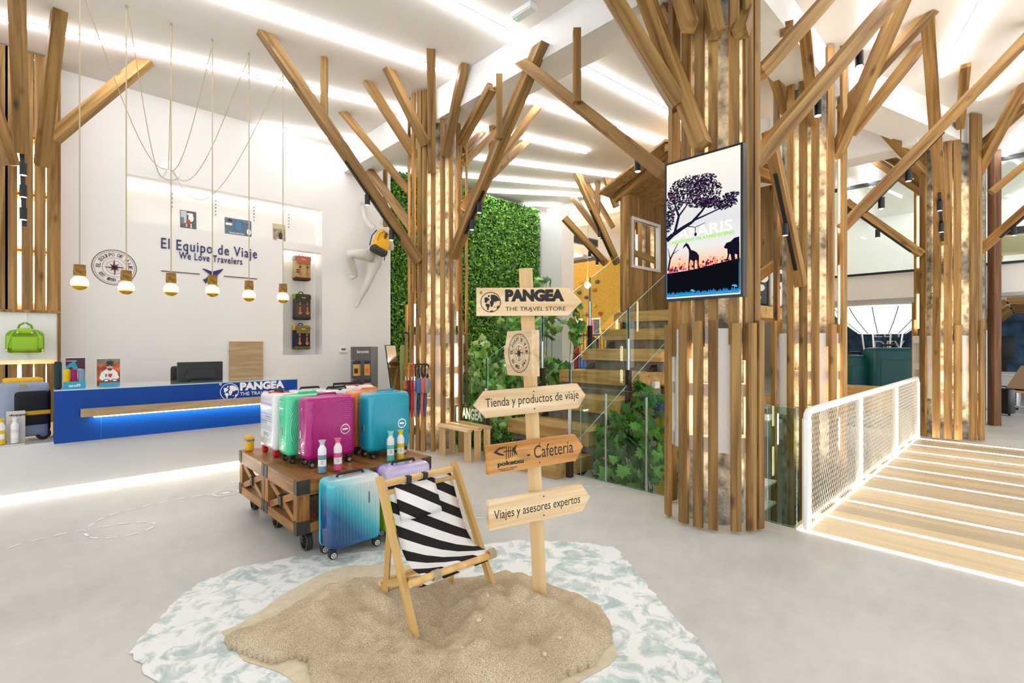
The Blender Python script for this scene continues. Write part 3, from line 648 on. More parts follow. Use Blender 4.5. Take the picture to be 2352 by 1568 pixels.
# round emblem
def emblem(root, O, ex, ey, R, m, off, name='emblem', t1='EL EQUIPO DE VIAJE', t2='EST. 1930 - SPAIN'):
    mb = MB(); annulus(mb, R*.965, R, O, ex, ey, off, 64); annulus(mb, R*.89, R*.905, O, ex, ey, off, 64); annulus(mb, R*.53, R*.545, O, ex, ey, off, 64); annulus(mb, R*.36, R*.375, O, ex, ey, off, 64)
    for i in range(8):
        a = math.pi/4*i; L = R*(.5 if i % 2 == 0 else .3); s = R*.09
        d, e = (math.cos(a), math.sin(a)), (-math.sin(a), math.cos(a))
        flat(mb, [(d[0]*L, d[1]*L), (d[0]*s*.6 + e[0]*s, d[1]*s*.6 + e[1]*s), (0,0)], O, ex, ey, off)
        flat(mb, [(d[0]*L*.96, d[1]*L*.96), (d[0]*s - e[0]*s*.3, d[1]*s - e[1]*s*.3), (0,0)], O, ex, ey, off)
    mb.build(name, m, root, world=True)
    ex, ey = Vector(ex).normalized(), Vector(ey).normalized(); O = Vector(O); lt = MB()
    def arc(txt, a0, a1, r, h, flip):
        for i, ch in enumerate(txt):
            if ch == ' ': continue
            a = math.radians(a0 + (a1 - a0)*i/(len(txt)-1)); rad = ex*math.cos(a) + ey*math.sin(a); tan = ex*math.sin(a) - ey*math.cos(a)
            if flip: x, y, o0 = -tan, -rad, O + rad*(r + h)
            else: x, y, o0 = tan, rad, O + rad*r
            b = text_mb(ch, o0 - x*h*.35, x, y, h*(.25 if ch in 'I.' else .7), h*(.15 if ch in '.-' else 1), off=off, bold=.01, t=0); lt.add(b.v, b.f)
    arc(t1, 178, 2, R*.62, R*.19, False); arc(t2, 212, 328, R*.62, R*.17, True)
    lt.build('emblem_lettering', m, root, world=True)
c = onv(263, 614, WV - .003); R = (onv(314, 630, WV).x - onv(212, 600, WV).x)/2
we = thing('wall_emblem', 'round compass rose emblem with ring of lettering on wall', 'emblem', c)
emblem(we, c, EXU, EYZ, R*1.02, INKB, .003)
# ---------------------------------------------------------------- niche lights and contents
o = MB().bx(u0 + .02, WV + .26, NZT - .03, u1 - .02, WV + .29, NZT - .005).build('niche_light', LEDN); tag(o, 'LED strip along the top of the long wall recess', 'light strip', kind='thing')
o = MB().bx(um + .02, WV + .24, LZT - .03, u1 - .02, WV + .27, LZT - .005).build('niche_light', LEDN); tag(o, 'LED strip at the top of the backpack recess', 'light strip', kind='thing')
NV = WV + .295
for nm_, px, y0, y1 in (('leftmost',395,430,480), ('second',495,458,497), ('third',583,473,510), ('rightmost',663,490,525)):
    a, b = onv(px, y1, NV), onv(px, y0, NV); o = thing('slotted_upright', nm_ + ' short slotted white upright in the long lit recess', 'bracket rail', (a.x, NV, a.z), 0, 'slotted uprights in the recess')
    MB().bx(a.x-.015, NV - .008, a.z, a.x+.015, NV, b.z).build('rail', STEELW, o, world=True)
    for i in range(5): z = a.z + (b.z-a.z)*(i+.5)/5; MB().bx(a.x-.008, NV-.01, z-.012, a.x+.008, NV-.0075, z+.012).build('slot', C_GREY, o, world=True)
def ncard(name, label, x0, x1, yt, yb, layers):
    a, b = onv(x0, yb, WV + .06), onv(x1, yt, WV + .06); h = onv(x0, yt, WV + .06).z - NZB
    card(name, label, 'poster', (a.x, WV + .06, NZB + .002), EXU, b.x - a.x, h, layers, lean=.06)
ncard('picture_card', 'grey picture card of traveller with red case in the recess', 413, 452, 480, 523, [('print', mat('print_slate', '5c5d60'), RECT), ('print', mat('print_pale', 'c4ccd4'), box(.06,.3,.4,.95)), ('print', C_GREY, box(.06,.25,.25,.6)), ('print', C_WHITE, ell(.66,.6,.16,.2)), ('print', C_WHITE, ell(.6,.8,.2,.06)), ('print', mat('print_brick','a04a30'), ell(.5,.35,.13,.16)), ('print', C_WHITE, box(.36,.1,.42,.25)), ('print', C_WHITE, box(.62,.06,.68,.3))])
ncard('picture_card', 'blue grey picture card showing a large suitcase in the recess', 515, 579, 497, 537, [('print', mat('print_bluegrey', '5b6e80'), RECT), ('print', mat('print_bluecase', '3d6a92'), box(.36,.28,.66,.82)), ('print', mat('print_bluecase2', '4d7ca6'), box(.4,.32,.62,.78)), ('print', C_WHITE, box(.05,.55,.28,.68)), ('print', C_DARK, box(.14,.76,.28,.9)), ('print', C_WHITE, ell(.88,.3,.08,.18)), ('lettering', C_WHITE, ('TRAVEL ESSENTIALS', .16, .08, .55, .08)), ('print', C_GREY, box(.68,.78,.95,.9))])
ncard('picture_card', 'small beige picture card with street scene in the recess', 626, 657, 511, 548, [('print', mat('print_beige', 'd0bf98'), RECT), ('print', mat('print_street', 'a89a80', .6, var=.7, vscale=30), box(.06,.05,.95,.7)), ('print', C_DARK, ell(.6,.32,.16,.2)), ('print', C_WHITE, box(.3,.05,.75,.12))])
# ---------------------------------------------------------------- pendant lamps and swag cords
ROPE = mat('twisted_cord', 'd9c9a4', .9, bump=.8, bscale=200)
BARK = mat('bark', '9a7434', .85, bump=1, bscale=45, var=.6, vscale=25)
LVV = 6.6
hub = onv(388, 391, WV - .02)
rose = thing('cord_rose', 'white round disc on wall gathering the lamp cords', 'cord disc', hub)
MB().lathe([(.0,-.012),(.13,-.012),(.14,0),(.13,.02)], 28, hub, axis=1).build('disc', STEELW, rose, True, world=True)
BULB = mat('gold_glass', 'f2b84a', .12, .6, coat=1); BULBC = glow('bulb_light', 'ffd890', 26)
def bulb_mat():
    m = bpy.data.materials.new('gilded_bulb'); m.use_nodes = True; nt = m.node_tree; N = nt.nodes; L = nt.links; b = N['Principled BSDF']
    tc = N.new('ShaderNodeTexCoord'); sp = N.new('ShaderNodeSeparateXYZ'); L.new(tc.outputs['Object'], sp.inputs[0])
    mr = N.new('ShaderNodeMapRange'); mr.inputs[1].default_value = -.035; mr.inputs[2].default_value = -.005; L.new(sp.outputs['Z'], mr.inputs[0])
    b.inputs['Base Color'].default_value = lin('d9a030'); b.inputs['Metallic'].default_value = .8; b.inputs['Roughness'].default_value = .15
    b.inputs['Emission Color'].default_value = lin('ffd070'); mu = N.new('ShaderNodeMath'); mu.operation = 'MULTIPLY'; mu.inputs[1].default_value = 7
    L.new(mr.outputs[0], mu.inputs[0]); L.new(mu.outputs[0], b.inputs['Emission Strength']); return m
BM = bulb_mat()
where = ['nearest the timber tree', 'in front of the round emblem', 'left of the wall aeroplane', 'over the wall aeroplane', 'right of the wall aeroplane', 'nearest the backpack recess']
for i, (px, py, hx, hy) in enumerate(((175,650,183,-30),(287,661,290,13),(390,665,393,53),(487,668,488,90),(571,679,572,121),(650,684,650,164))):
    top = onz(hx, hy, CZ); d = top.x*SU + top.y*CU; c = at(px, py, d); c.x, c.y = top.x, top.y
    la = thing('pendant_lamp', 'bark pendant lamp with gilded globe bulb ' + where[i], 'lamp', (c.x, c.y, c.z), 0, 'pendant lamps over the counter')
    b = MB().ball((0,0,0), .07, 18).build('bulb', BM, la, 'all')
    MB().lathe([(.05,.07),(.047,.075),(.05,.11),(.046,.17),(.047,.18),(.02,.182)], 16).build('bark_holder', BARK, la, True)
    MB().tube([(0,0,.18), (0,0,CZ - c.z)], .006, 6).build('cord', ROPE, la)
    MB().lathe([(.012,CZ-c.z-.03),(.012,CZ-c.z-.002)], 8).build('hook', CHROME, la)
    pts = []; e = hub + Vector((.02*(i-2.5), -.03, 0)) - Vector(c); s0 = Vector((.01,0,CZ - c.z - .02)); sag = (.35, .6, .05, .35, .6, .9)[i]
    for j in range(19):
        t = j/18; p = s0.lerp(e, t); p.z -= sag*4*t*(1-t)*(.4 + .9*t); pts.append(p)
    MB().tube(pts, .0042, 6).build('swag_cord', ROPE, la)
# ================================================================ backpacks in the recess
def backpack(name, label, O, w, h, d, body, flap, base, strap, side=None, rz=0, patch=None, lean=0):
    r = thing(name, label, 'backpack', O, rz)
    m = lambda c: mat('fabric_' + c, c, .85, bump=.25, bscale=150)
    MB().rbox((0, d*.02, h*.44), (w, d, h*.86), d*.28, 3).build('body', m(body), r, True)
    MB().rbox((0, d*.01, h*.09), (w*1.01, d*1.03, h*.16), d*.2, 3).build('base_panel', m(base), r, True)
    MB().rbox((0, d*.0, h*.86), (w*1.0, d*1.06, h*.24), d*.22, 3).build('flap', m(flap), r, True)
    MB().prism([(-w*.42,0),(w*.42,0),(w*.42,h*.16),(-w*.42,h*.16)], (0,-d*.53,h*.66), (1,0,0), (0,0,1), .012).build('flap_front', m(flap), r)
    MB().bx(-w*.12, -d*.555, h*.78, w*.12, -d*.535, h*.84).build('label_patch', C_WHITE, r)
    for sx in (-.22, .24):
        MB().bx(w*sx - .012, -d*.54, h*.22, w*sx + .012, -d*.49, h*.7).build('strap', m(strap), r)
        MB().prism([(0,-.035),(.035,0),(0,.035),(-.035,0)], (w*sx,-d*.535,h*.26), (1,0,0), (0,0,1), .008).build('leather_patch', m(strap), r)
        MB().bx(w*sx - .018, -d*.56, h*.5, w*sx + .018, -d*.535, h*.55).build('buckle', BLACK, r)
    if side: MB().rbox((-w*.46, 0, h*.88), (w*.12, d*.8, h*.2), .02).build('side_gusset', m(side), r, True); MB().rbox((w*.46, 0, h*.88), (w*.12, d*.8, h*.2), .02).build('side_gusset', m(side), r, True)
    if patch: MB().bx(-w*.45, -d*.52, h*.3, -w*.24, -d*.48, h*.34).bx(-w*.45, -d*.52, h*.38, -w*.24, -d*.48, h*.42).build('pocket_trim', m(patch), r)
    MB().tube([(-.04, d*.2, h*.97), (-.03, d*.2, h*1.05), (0, d*.2, h*1.07), (.03, d*.2, h*1.05), (.04, d*.2, h*.97)], .008).build('grab_handle', BLACK, r, True)
    return r
for (px, yb, yt, lab, cs) in ((694, 645, 587, 'tan backpack with terracotta flap hanging highest in the recess', ('b8a070','b06a48','5a3020','c07030','8fa8b8','2a2f4a')),
                              (694, 735, 674, 'charcoal backpack with olive flap in the middle of the recess', ('4a4244','3a3a20','33302a','c07030','a8b020',None)),
                              (693, 803, 746, 'navy backpack with khaki and yellow top hanging lowest', ('1c2238','7a6a30','6a5a2c','c07030','d8c020','1a4a3c'))):
    p = onv(px, yb, WV + .12); w = .40; h = (yb - yt)/F*(p.x*SU + p.y*CU)
    backpack('backpack', lab, (p.x, WV + .14, p.z), .27, h, .17, cs[0], cs[1], cs[2], cs[3], cs[4], 0, cs[5])
o = thing('slotted_upright', 'tall slotted white upright behind the three backpacks', 'bracket rail', (onv(690,800,NV).x, NV, 1.35)); x = onv(690,800,NV).x
MB().bx(x-.015, NV-.008, 1.35, x+.015, NV, 3.0).build('rail', STEELW, o, world=True)
# ================================================================ mannequin climbing the wall
def skin_body(name, chains, m, parent=None, sub=2, root=0):
    vs, es, rs, idx = [], [], [], {}
    for ch in chains:
        prev = None
        for p, r in ch:
            key = tuple(round(c, 4) for c in p)
            if key not in idx: idx[key] = len(vs); vs.append(tuple(p)); rs.append(r)
            if prev is not None and prev != idx[key]: es.append((prev, idx[key]))
            prev = idx[key]
    me = bpy.data.meshes.new(name); me.from_pydata(vs, es, []); me.update(); o = bpy.data.objects.new(name, me); COL.objects.link(o)
    me.materials.append(m); md = o.modifiers.new('skin', 'SKIN'); md.use_smooth_shade = True
    for i, d in enumerate(me.skin_vertices[0].data): d.radius = tuple(1.3*q for q in (rs[i] if isinstance(rs[i], tuple) else (rs[i], rs[i]))); d.use_root = i == root
    sb = o.modifiers.new('sub', 'SUBSURF'); sb.levels = sub; sb.render_levels = sub
    if parent is not None: o.parent = parent; me.transform(base(parent).inverted())
    return o
mq = thing('mannequin', 'white climbing mannequin fixed to the wall wearing a yellow backpack', 'mannequin', onv(860, 587, 8.35))
P = lambda x, y, v: onv(x, y, v)
pel = P(862, 586, 8.28)
MW = mat('mannequin_white', 'd9d6ce', .45)
chains = [
    [(pel, .115), (P(868,566,8.28), .105), (P(872,548,8.26), .125), (P(875,533,8.27), .12), (P(878,523,8.28), .055), (P(880,516,8.26), .055)],
    [(P(875,533,8.27), .12), (P(862,529,8.3), .062), (P(850,518,8.38), .05), (P(839,503,8.46), .042), (P(836,486,8.52), .033), (P(834,477,8.55), .028), (P(833,471,8.56), (.022,.03))],
    [(P(875,533,8.27), .12), (P(887,537,8.28), .06), (P(895,555,8.3), .05), (P(899,574,8.34), .04), (P(899,560,8.45), .034), (P(898,553,8.52), .028)],
    [(pel, .115), (P(852,588,8.26), .1), (P(830,584,8.22), .08), (P(799,582,8.22), .062), (P(804,596,8.3), .06), (P(812,618,8.4), .045), (P(818,633,8.48), .034), (P(810,637,8.5), .03), (P(801,638,8.52), (.022,.035))],
    [(pel, .115), (P(862,600,8.3), .1), (P(854,622,8.32), .08), (P(846,645,8.36), .058), (P(838,662,8.4), .056), (P(827,686,8.47), .034), (P(822,696,8.5), .03), (P(817,706,8.5), (.02,.036))]]
skin_body('body', chains, MW, mq)
MB().ball(P(883,508,8.24), .095, 16, (.85,1,1.2)).build('head', MW, mq, 'all', world=True)
hp = P(833,471,8.56)
for i in range(4): MB().tube([hp + Vector((.02*(i-1.5),-.005,-.01)), hp + Vector((.026*(i-1.5),-.01,.035)), hp + Vector((.028*(i-1.5),.0,.06 + (.012 if i in (1,2) else 0)))], [.011,.01,.007], 6).build('finger', MW, mq, True, world=True)
MB().tube([hp + Vector((.03,-.01,-.02)), hp + Vector((.05,-.015,.0)), hp + Vector((.058,-.01,.02))], [.011,.01,.007], 6).build('thumb', MW, mq, True, world=True)
dp = thing('backpack', 'bright yellow backpack with dark grey base worn by mannequin', 'backpack', P(867, 584, 8.02))
YB, DB = mat('daypack_yellow', 'e6ac14', .6, bump=.2, bscale=30), mat('daypack_dark', '3b3835', .7)
def dsh(q):
    t = max(0, (q.z - .2)/.28); k = 1 - .38*t*t
    return (q.x*k, q.y*(1 - .25*t), q.z)
MB().rbox((0,0,.25), (.30,.17,.46), .07, 4, dsh).build('body', YB, dp, True)
MB().rbox((0,-.005,.075), (.31,.175,.13), .055, 4).build('base_panel', DB, dp, True)
MB().rbox((.03,-.085,.2), (.2,.04,.2), .018, 3).build('front_pocket', YB, dp, True)
MB().bx(.0,-.095,.33,.035,-.07,.42).bx(-.01,-.097,.26,.03,-.07,.31).build('webbing_patch', DB, dp)
MB().tube([(-.12,-.09,.2),(-.11,-.09,.34),(-.03,-.08,.43),(.08,-.08,.41)], .005, 6).build('zip', DB, dp, True)
MB().tube([(-.12,.05,.45),(-.17,.06,.32),(-.16,.06,.12)], .012, 6).build('shoulder_strap', DB, dp, True); MB().tube([(.13,-.02,.1),(.14,-.03,-.06)], .009, 6).build('strap_end', DB, dp, True)
MB().tube([(-.03,.03,.47),(0,.03,.51),(.03,.03,.47)], .009, 6).build('grab_handle', DB, dp, True)
dp.rotation_euler = (math.radians(-6), math.radians(20), 0)
# thermostat
a, b = onv(779, 809, WV), onv(796, 797, WV)
o = thing('thermostat', 'small white thermostat on the wall left of dark rack', 'thermostat', a); MB().bx(a.x, WV-.025, a.z, b.x, WV-.001, b.z).build('case', STEELW, o, world=True)
MB().bx(a.x+.03, WV-.027, a.z+.035, b.x-.03, WV-.024, b.z-.02).build('display', mat('lcd', '6c7a60', .3), o, world=True)
# ================================================================ left end: bags
def duffel():
    p = onv(58, 811, PV - .15); r = thing('travel_bag', 'lime green nylon travel bag hanging on the timber wall', 'bag', p)
    G = mat('lime_nylon', '93c21c', .5, bump=.35, bscale=18); G2 = mat('lime_nylon_dark', '6d9a14', .55, bump=.3, bscale=25)
    w, h, d = .33, .33, .2
    def sh(q):
        t = max(0, (q.z - h*.55)/(h*.45)); k = 1 - .42*t*t; e = 1 + .05*math.sin(q.x*31)*t
        return (q.x*k, q.y*(1 - .3*t)*e, q.z)
    MB().rbox((0,0,h*.42), (w,d,h*.84), .06, 4, sh).build('body', G2, r, True)
    MB().rbox((0,-d*.47,h*.34), (w*.68,.06,h*.5), .025, 3).build('front_pocket', G, r, True)
    MB().rbox((0,-d*.3,h*.78), (w*.46,d*.6,h*.22), .035, 4).build('flap', G, r, True)
    for s in (-1, 1):
        MB().rbox((s*w*.37,-d*.4,h*.4), (.06,.06,h*.5), .025).build('side_strap', G, r, True)
        MB().tube([(s*.09,-d*.3,h*.8),(s*.12,-d*.55,h*.62),(s*.14,-d*.55,h*.3),(s*.15,-d*.5,h*.12)], .009).build('drawcord', G, r, True)
        MB().ball((s*.15,-d*.5,h*.1), .016, 8).build('toggle', CHROME, r, True); MB().ball((s*.06,-d*.62,h*.72), .012, 8).build('stud', CHROME, r, True)
    MB().tube([(-.06,0,h*.86),(-.05,0,h*1.0),(0,0,h*1.1),(.05,0,h*1.0),(.06,0,h*.86)], .011).build('handle', G2, r, True)
    MB().tube([(0,.06,h*1.12),(0,-.02,h*1.1)], .006).build('hook', CHROME, r)
duffel()
# grey and yellow trolley bag on the plinth
def trolley_bag():
    a, b = onv(60, 1000, 7.0), onv(122, 1000, 7.0); w = b.x - a.x; r = thing('trolley_backpack', 'grey, black and yellow wheeled trolley backpack on the plinth', 'bag', ((a.x+b.x)/2 - .12, 7.14, .505), math.radians(10))
    G, K, Y = mat('grey_cordura', '93a1b5', .8, bump=.3, bscale=140), mat('black_cordura', '17181c', .8, bump=.3, bscale=140), mat('yellow_cordura', 'e6b020', .7)
    w, d, h = .36, .28, .56
    MB().rbox((0,0,.04+h/2), (w,d,h), .06, 4).build('body', G, r, True)
    MB().rbox((.04,-d*.45,.15+h*.33), (w*.72,.1,h*.62), .035, 4).build('front_pocket', K, r, True)
    MB().bx(-.09,-d*.45-.053,.27,.17,-d*.45-.045,.31).build('reflective_band', Y, r)
    MB().rbox((0,.02,h+.05), (w*.8,d*.7,.06), .028).build('top_straps', Y, r, True)
    MB().rbox((.14,.0,.3), (.1,d*.9,h*.8), .04).build('side_panel', K, r, True)
    MB().bx(-.05,-d*.5-.005,h-.02,.0,-d*.5+.02,h+.02).build('webbing_loop', mat('webbing', 'a89878', .9), r)
    MB().tube([(-.07,-d*.53,.42),(-.07,-d*.53,.48)], .007).build('zip_pull', Y, r)
    for s in (-1, 1):
        for y in (-.1,):
            q = MB().lathe([(.055,-.02),(.06,-.01),(.06,.01),(.055,.02)], 20, (s*.13,y,.06), axis=1).build('wheel', RUBBER, r, True); MB().lathe([(.03,-.022),(.03,.022)], 16, (s*.13,y,.06), axis=1).build('hub', C_GREY, q)
trolley_bag()
def small_pack():
    p = onv(15, 985, 7.05); r = thing('backpack', 'yellow backpack with padded straps at the left picture edge', 'backpack', (p.x - .2, 7.28, .505))
    Y, K, G = mat('yellow_cordura', 'e6b020'), mat('black_cordura', '17181c'), mat('grey_cordura', '93a1b5')
    MB().rbox((0,.03,.19), (.34,.2,.38), .06, 3).build('body', Y, r, True)
    for s in (-1, 1): MB().tube([(s*.09,-.06,.36),(s*.1,-.16,.34),(s*.12,-.17,.2),(s*.13,-.1,.06)], [.03,.035,.03,.018], 8).build('shoulder_strap', Y if s > 0 else K, r, True)
    MB().rbox((0,-.09,.2), (.12,.02,.24), .008).build('back_pad', K, r, True)
    MB().tube([(-.05,0,.37),(0,0,.42),(.05,0,.37)], .012).build('grab_handle', G, r, True)
small_pack()
# bottle display at the very left
def bottle(name, label, cat, p, h, body, cap, lower, group, lean=0, text=True):
    r = thing(name, label, cat, p, 0, group); R = h*.125
    MB().lathe([(R*.6,0),(R,.02*h),(R,.36*h),(R*.98,.4*h)], 22).build('cup', mat('bottle_' + lower, lower, .35, bump=.1, bscale=200), r, True)
    MB().lathe([(R*.98,.40*h),(R,.41*h),(R,.56*h)], 22).build('tint_band', mat('bottle_' + lower, lower, .35), r, True)
    MB().lathe([(R,.56*h),(R,.7*h),(R*.96,.74*h),(R*.6,.82*h),(R*.52,.86*h)], 22).build('neck_section', mat('bottle_' + body, body, .3), r, True)
    MB().lathe([(R*.5,.85*h),(R*.55,.9*h),(R*.8,.975*h),(R*.92,1.0*h),(R*.7,1.0*h)], 22).build('cap', mat('bottle_' + cap, cap, .35), r, True)
    mb = MB(); n = 10; rr = R*1.012
    for i in range(n):
        a0, a1 = [math.radians(-135 - 46.5 + 140*(i+k)/n) for k in (0, 1)]
        mb.add([(rr*math.cos(a0),rr*math.sin(a0),.22*h),(rr*math.cos(a1),rr*math.sin(a1),.22*h),(rr*math.cos(a1),rr*math.sin(a1),.42*h),(rr*math.cos(a0),rr*math.sin(a0),.42*h)], [(0,1,2,3)])
    lb = mb.build('paper_label', C_WHITE, r, True)
    if text:
        a = math.radians(-90 - 43.5 + 15); nx = Vector((math.cos(a), math.sin(a), 0)); ex = Vector((-nx.y, nx.x, 0))
        text_mb('DRINK\nWATER\nNOT\nWASTE', nx*(R*1.02) - ex*R*.3 + Vector((0,0,.29*h)), ex, (0,0,1), R*.75, h*.1, off=.001, t=0).build('label_print', C_DARK, lb)
    return r
pz = .507
dd = thing('bottle_stand', 'small white dopper display board beside two bottles', 'display board', onv(30, 1015, 6.86))
a, b = onv(14, 1008, 6.9), onv(58, 1008, 6.9)
MB().bx(a.x, 6.9, pz, b.x, 6.91, onv(30,944,6.9).z).build('back_card', mat('pale_card', 'd8cfc8'), dd, world=True); MB().bx(a.x-.2, 6.8, pz, b.x+.0, 6.91, pz+.012).build('base_plate', mat('pale_card', 'd8cfc8'), dd, world=True)
text_mb('dopper', (a.x+.02, 6.9, onv(30,957,6.9).z), EXU, EYZ, .14, .028, bold=.03, off=.001).build('lettering', C_DARK, dd, world=True)
p = onz(6, 1012, pz+.014); bottle('drinking_bottle', 'yellow and white drinking bottle at the left picture edge', 'bottle', (p.x, 6.85, pz+.014), .25, 'f0f0ec', 'f0c818', 'e8c41c', 'display bottles on the plinth', text=False)
p = onz(36, 1012, pz+.014); bottle('drinking_bottle', 'all white drinking bottle before the dopper board', 'bottle', (p.x, 6.85, pz+.014), .25, 'f2f2f0', 'f4f4f2', 'e4e4e2', 'display bottles on the plinth', text=False)
# ================================================================ sand island, sea print, signpost
def sea_mat():
    m = bpy.data.materials.new('sea_print'); m.use_nodes = True; nt = m.node_tree; N = nt.nodes; L = nt.links; b = N['Principled BSDF']
    tc = N.new('ShaderNodeTexCoord'); n = N.new('ShaderNodeTexNoise'); n.inputs['Scale'].default_value = 7; n.inputs['Detail'].default_value = 10; n.inputs['Distortion'].default_value = .7; n.inputs['Roughness'].default_value = .68
    L.new(tc.outputs['Object'], n.inputs[0]); r = N.new('ShaderNodeValToRGB'); e = r.color_ramp.elements
    e[0].position = .36; e[0].color = lin('a9c0c0'); e[1].position = .52; e[1].color = lin('f4f6f5'); q = e.new(.45); q.color = lin('ccd9d8')
    L.new(n.outputs['Fac'], r.inputs[0]); L.new(r.outputs[0], b.inputs['Base Color']); b.inputs['Roughness'].default_value = .45; return m
def sand_mat():
    m = bpy.data.materials.new('coarse_sand'); m.use_nodes = True; nt = m.node_tree; N = nt.nodes; L = nt.links; b = N['Principled BSDF']
    tc = N.new('ShaderNodeTexCoord'); n = N.new('ShaderNodeTexNoise'); n.inputs['Scale'].default_value = 330; n.inputs['Detail'].default_value = 3
    n2 = N.new('ShaderNodeTexNoise'); n2.inputs['Scale'].default_value = 5; n2.inputs['Detail'].default_value = 4
    L.new(tc.outputs['Object'], n.inputs[0]); L.new(tc.outputs['Object'], n2.inputs[0])
    r = N.new('ShaderNodeValToRGB'); e = r.color_ramp.elements; e[0].position = .34; e[0].color = lin('96846a'); e[1].position = .66; e[1].color = lin('fbf0d8'); q = e.new(.5); q.color = lin('dcc8a6')
    L.new(n.outputs['Fac'], r.inputs[0]); mx = N.new('ShaderNodeMix'); mx.data_type = 'RGBA'; mx.blend_type = 'MULTIPLY'; mx.inputs[0].default_value = .6
    r2 = N.new('ShaderNodeValToRGB'); r2.color_ramp.elements[0].color = (.68,.63,.57,1); r2.color_ramp.elements[0].position = .35; r2.color_ramp.elements[1].position = .65; L.new(n2.outputs['Fac'], r2.inputs[0])
    L.new(r.outputs[0], mx.inputs[6]); L.new(r2.outputs[0], mx.inputs[7]); L.new(mx.outputs[2], b.inputs['Base Color']); b.inputs['Roughness'].default_value = .95; b.inputs['Specular IOR Level'].default_value = .15
    bp = N.new('ShaderNodeBump'); bp.inputs['Strength'].default_value = .8; bp.inputs['Distance'].default_value = .006; L.new(n.outputs['Fac'], bp.inputs['Height']); L.new(bp.outputs[0], b.inputs['Normal']); return m
sea_px = [(299,1508),(309,1477),(361,1428),(404,1379),(453,1342),(546,1305),(669,1280),(760,1274),(860,1266),(960,1258),(1101,1252),(1175,1242),(1298,1243),(1409,1255),(1446,1292),(1514,1379),(1551,1422),(1606,1477),(1650,1545),(1680,1610),(1640,1760),(1400,1950),(1000,2050),(600,1900),(420,1660),(336,1545)]
sea = [onz(x, y) for x, y in sea_px]; rough = []; rnd = random.Random(2)
for i, p in enumerate(sea):
    q = sea[(i+1) % len(sea)]; L = (q-p).length; k = max(2, int(L/.035))
    for j in range(k):
        t = p.lerp(q, j/k); rough.append((t.x + rnd.uniform(-.014,.014), t.y + rnd.uniform(-.014,.014)))
cen = (sum(x for x, y in rough)/len(rough), sum(y for x, y in rough)/len(rough))
mb = MB(); n = len(rough); mb.add([(x,y,.004) for x, y in rough] + [(cen[0],cen[1],.004)], [(i, (i+1) % n, n) for i in range(n)])
tag(mb.build('sea_foam_floor_print', sea_mat()), 'floor print of white foaming sea water around the sand', 'floor print', kind='thing')
shore_px = [(508,1452),(545,1438),(600,1405),(640,1372),(690,1345),(740,1318),(800,1300),(900,1298),(1000,1300),(1000,1420),(1380,1450),(1412,1480),(1418,1508),(1400,1530),(1330,1568),(1200,1650),(800,1650),(640,1545),(560,1520)]
tag(flat(MB(), [(p.x, p.y) for p in [onz(*q) for q in shore_px]], (0,0,.006), (1,0,0), (0,1,0), 0).build('wet_sand_floor_print', mat('wet_sand', 'ddd0b4', .7, var=.1, vscale=20)), 'pale wet sand print showing beside the sand heap', 'floor print', kind='thing')
def in_poly(X, Y, P):
    ins = np.zeros(X.shape, bool); d = np.full(X.shape, 9.0); k = len(P)
    for i in range(k):
        (x0,y0),(x1,y1) = P[i], P[(i+1) % k]
        c = ((y0 > Y) != (y1 > Y)) & (X < (x1-x0)*(Y-y0)/((y1-y0) if y1 != y0 else 1e-9) + x0); ins ^= c
        dx, dy = x1-x0, y1-y0; t = np.clip(((X-x0)*dx + (Y-y0)*dy)/(dx*dx+dy*dy), 0, 1); d = np.minimum(d, np.hypot(X-x0-t*dx, Y-y0-t*dy))
    return ins, d
sand_px = [(511,1474),(521,1493),(620,1532),(675,1517),(703,1527),(712,1566),(760,1640),(900,1690),(1100,1680),(1230,1610),(1289,1567),(1366,1535),(1381,1508),(1409,1479),(1406,1440),(1380,1402),(1335,1378),(1280,1356),(1225,1335),(1140,1330),(1050,1335),(950,1340),(860,1335),(800,1338),(730,1362),(660,1405),(612,1436),(555,1456)]
from mathutils import noise
SP = [(p.x, p.y) for p in [onz(*q) for q in sand_px]]
def sand_h(x, y, d):
    v = Vector((x*2.2, y*2.2, 0)); b = noise.fractal(v, 1.0, 2.0, 4); f = noise.fractal(Vector((x*14, y*14, 3)), 1.0, 2.0, 3)
    e = 1 - math.exp(-d/.045); g = 1 - math.exp(-d/.28)
    fd = min(math.hypot(x-1.33, y-2.04), math.hypot(x-1.84, y-2.05))
    v2 = noise.fractal(Vector((x*4.4+7, y*4.4, 1)), 1.0, 2.0, 3)
    return .02 + .03*e + g*(.095 + .11*b + .07*v2) + .016*f*e - .03*math.exp(-((x-1.55)**2 + (y-2.12)**2)/.03)
st = .0135; xs = np.arange(min(p[0] for p in SP)-.02, max(p[0] for p in SP)+.02, st); ys = np.arange(min(p[1] for p in SP)-.02, max(p[1] for p in SP)+.02, st)
GX, GY = np.meshgrid(xs, ys); INS, DST = in_poly(GX, GY, SP); idx = -np.ones(GX.shape, int); V = []; Fc = []
for j in range(len(ys)):
    for i in range(len(xs)):
        if INS[j,i]: idx[j,i] = len(V); V.append((GX[j,i], GY[j,i], max(.012, sand_h(GX[j,i], GY[j,i], DST[j,i]))))
for j in range(len(ys)-1):
    for i in range(len(xs)-1):
        q = (idx[j,i], idx[j,i+1], idx[j+1,i+1], idx[j+1,i])
        if min(q) >= 0: Fc.append(tuple(int(k) for k in q))
edges = {}
for f in Fc:
    for a, b in zip(f, f[1:] + f[:1]): edges[(a,b)] = 1
for (a, b) in list(edges):
    if (b, a) not in edges:
        o = len(V); V += [(V[a][0], V[a][1], .007), (V[b][0], V[b][1], .007)]; Fc.append((b, a, o, o+1))
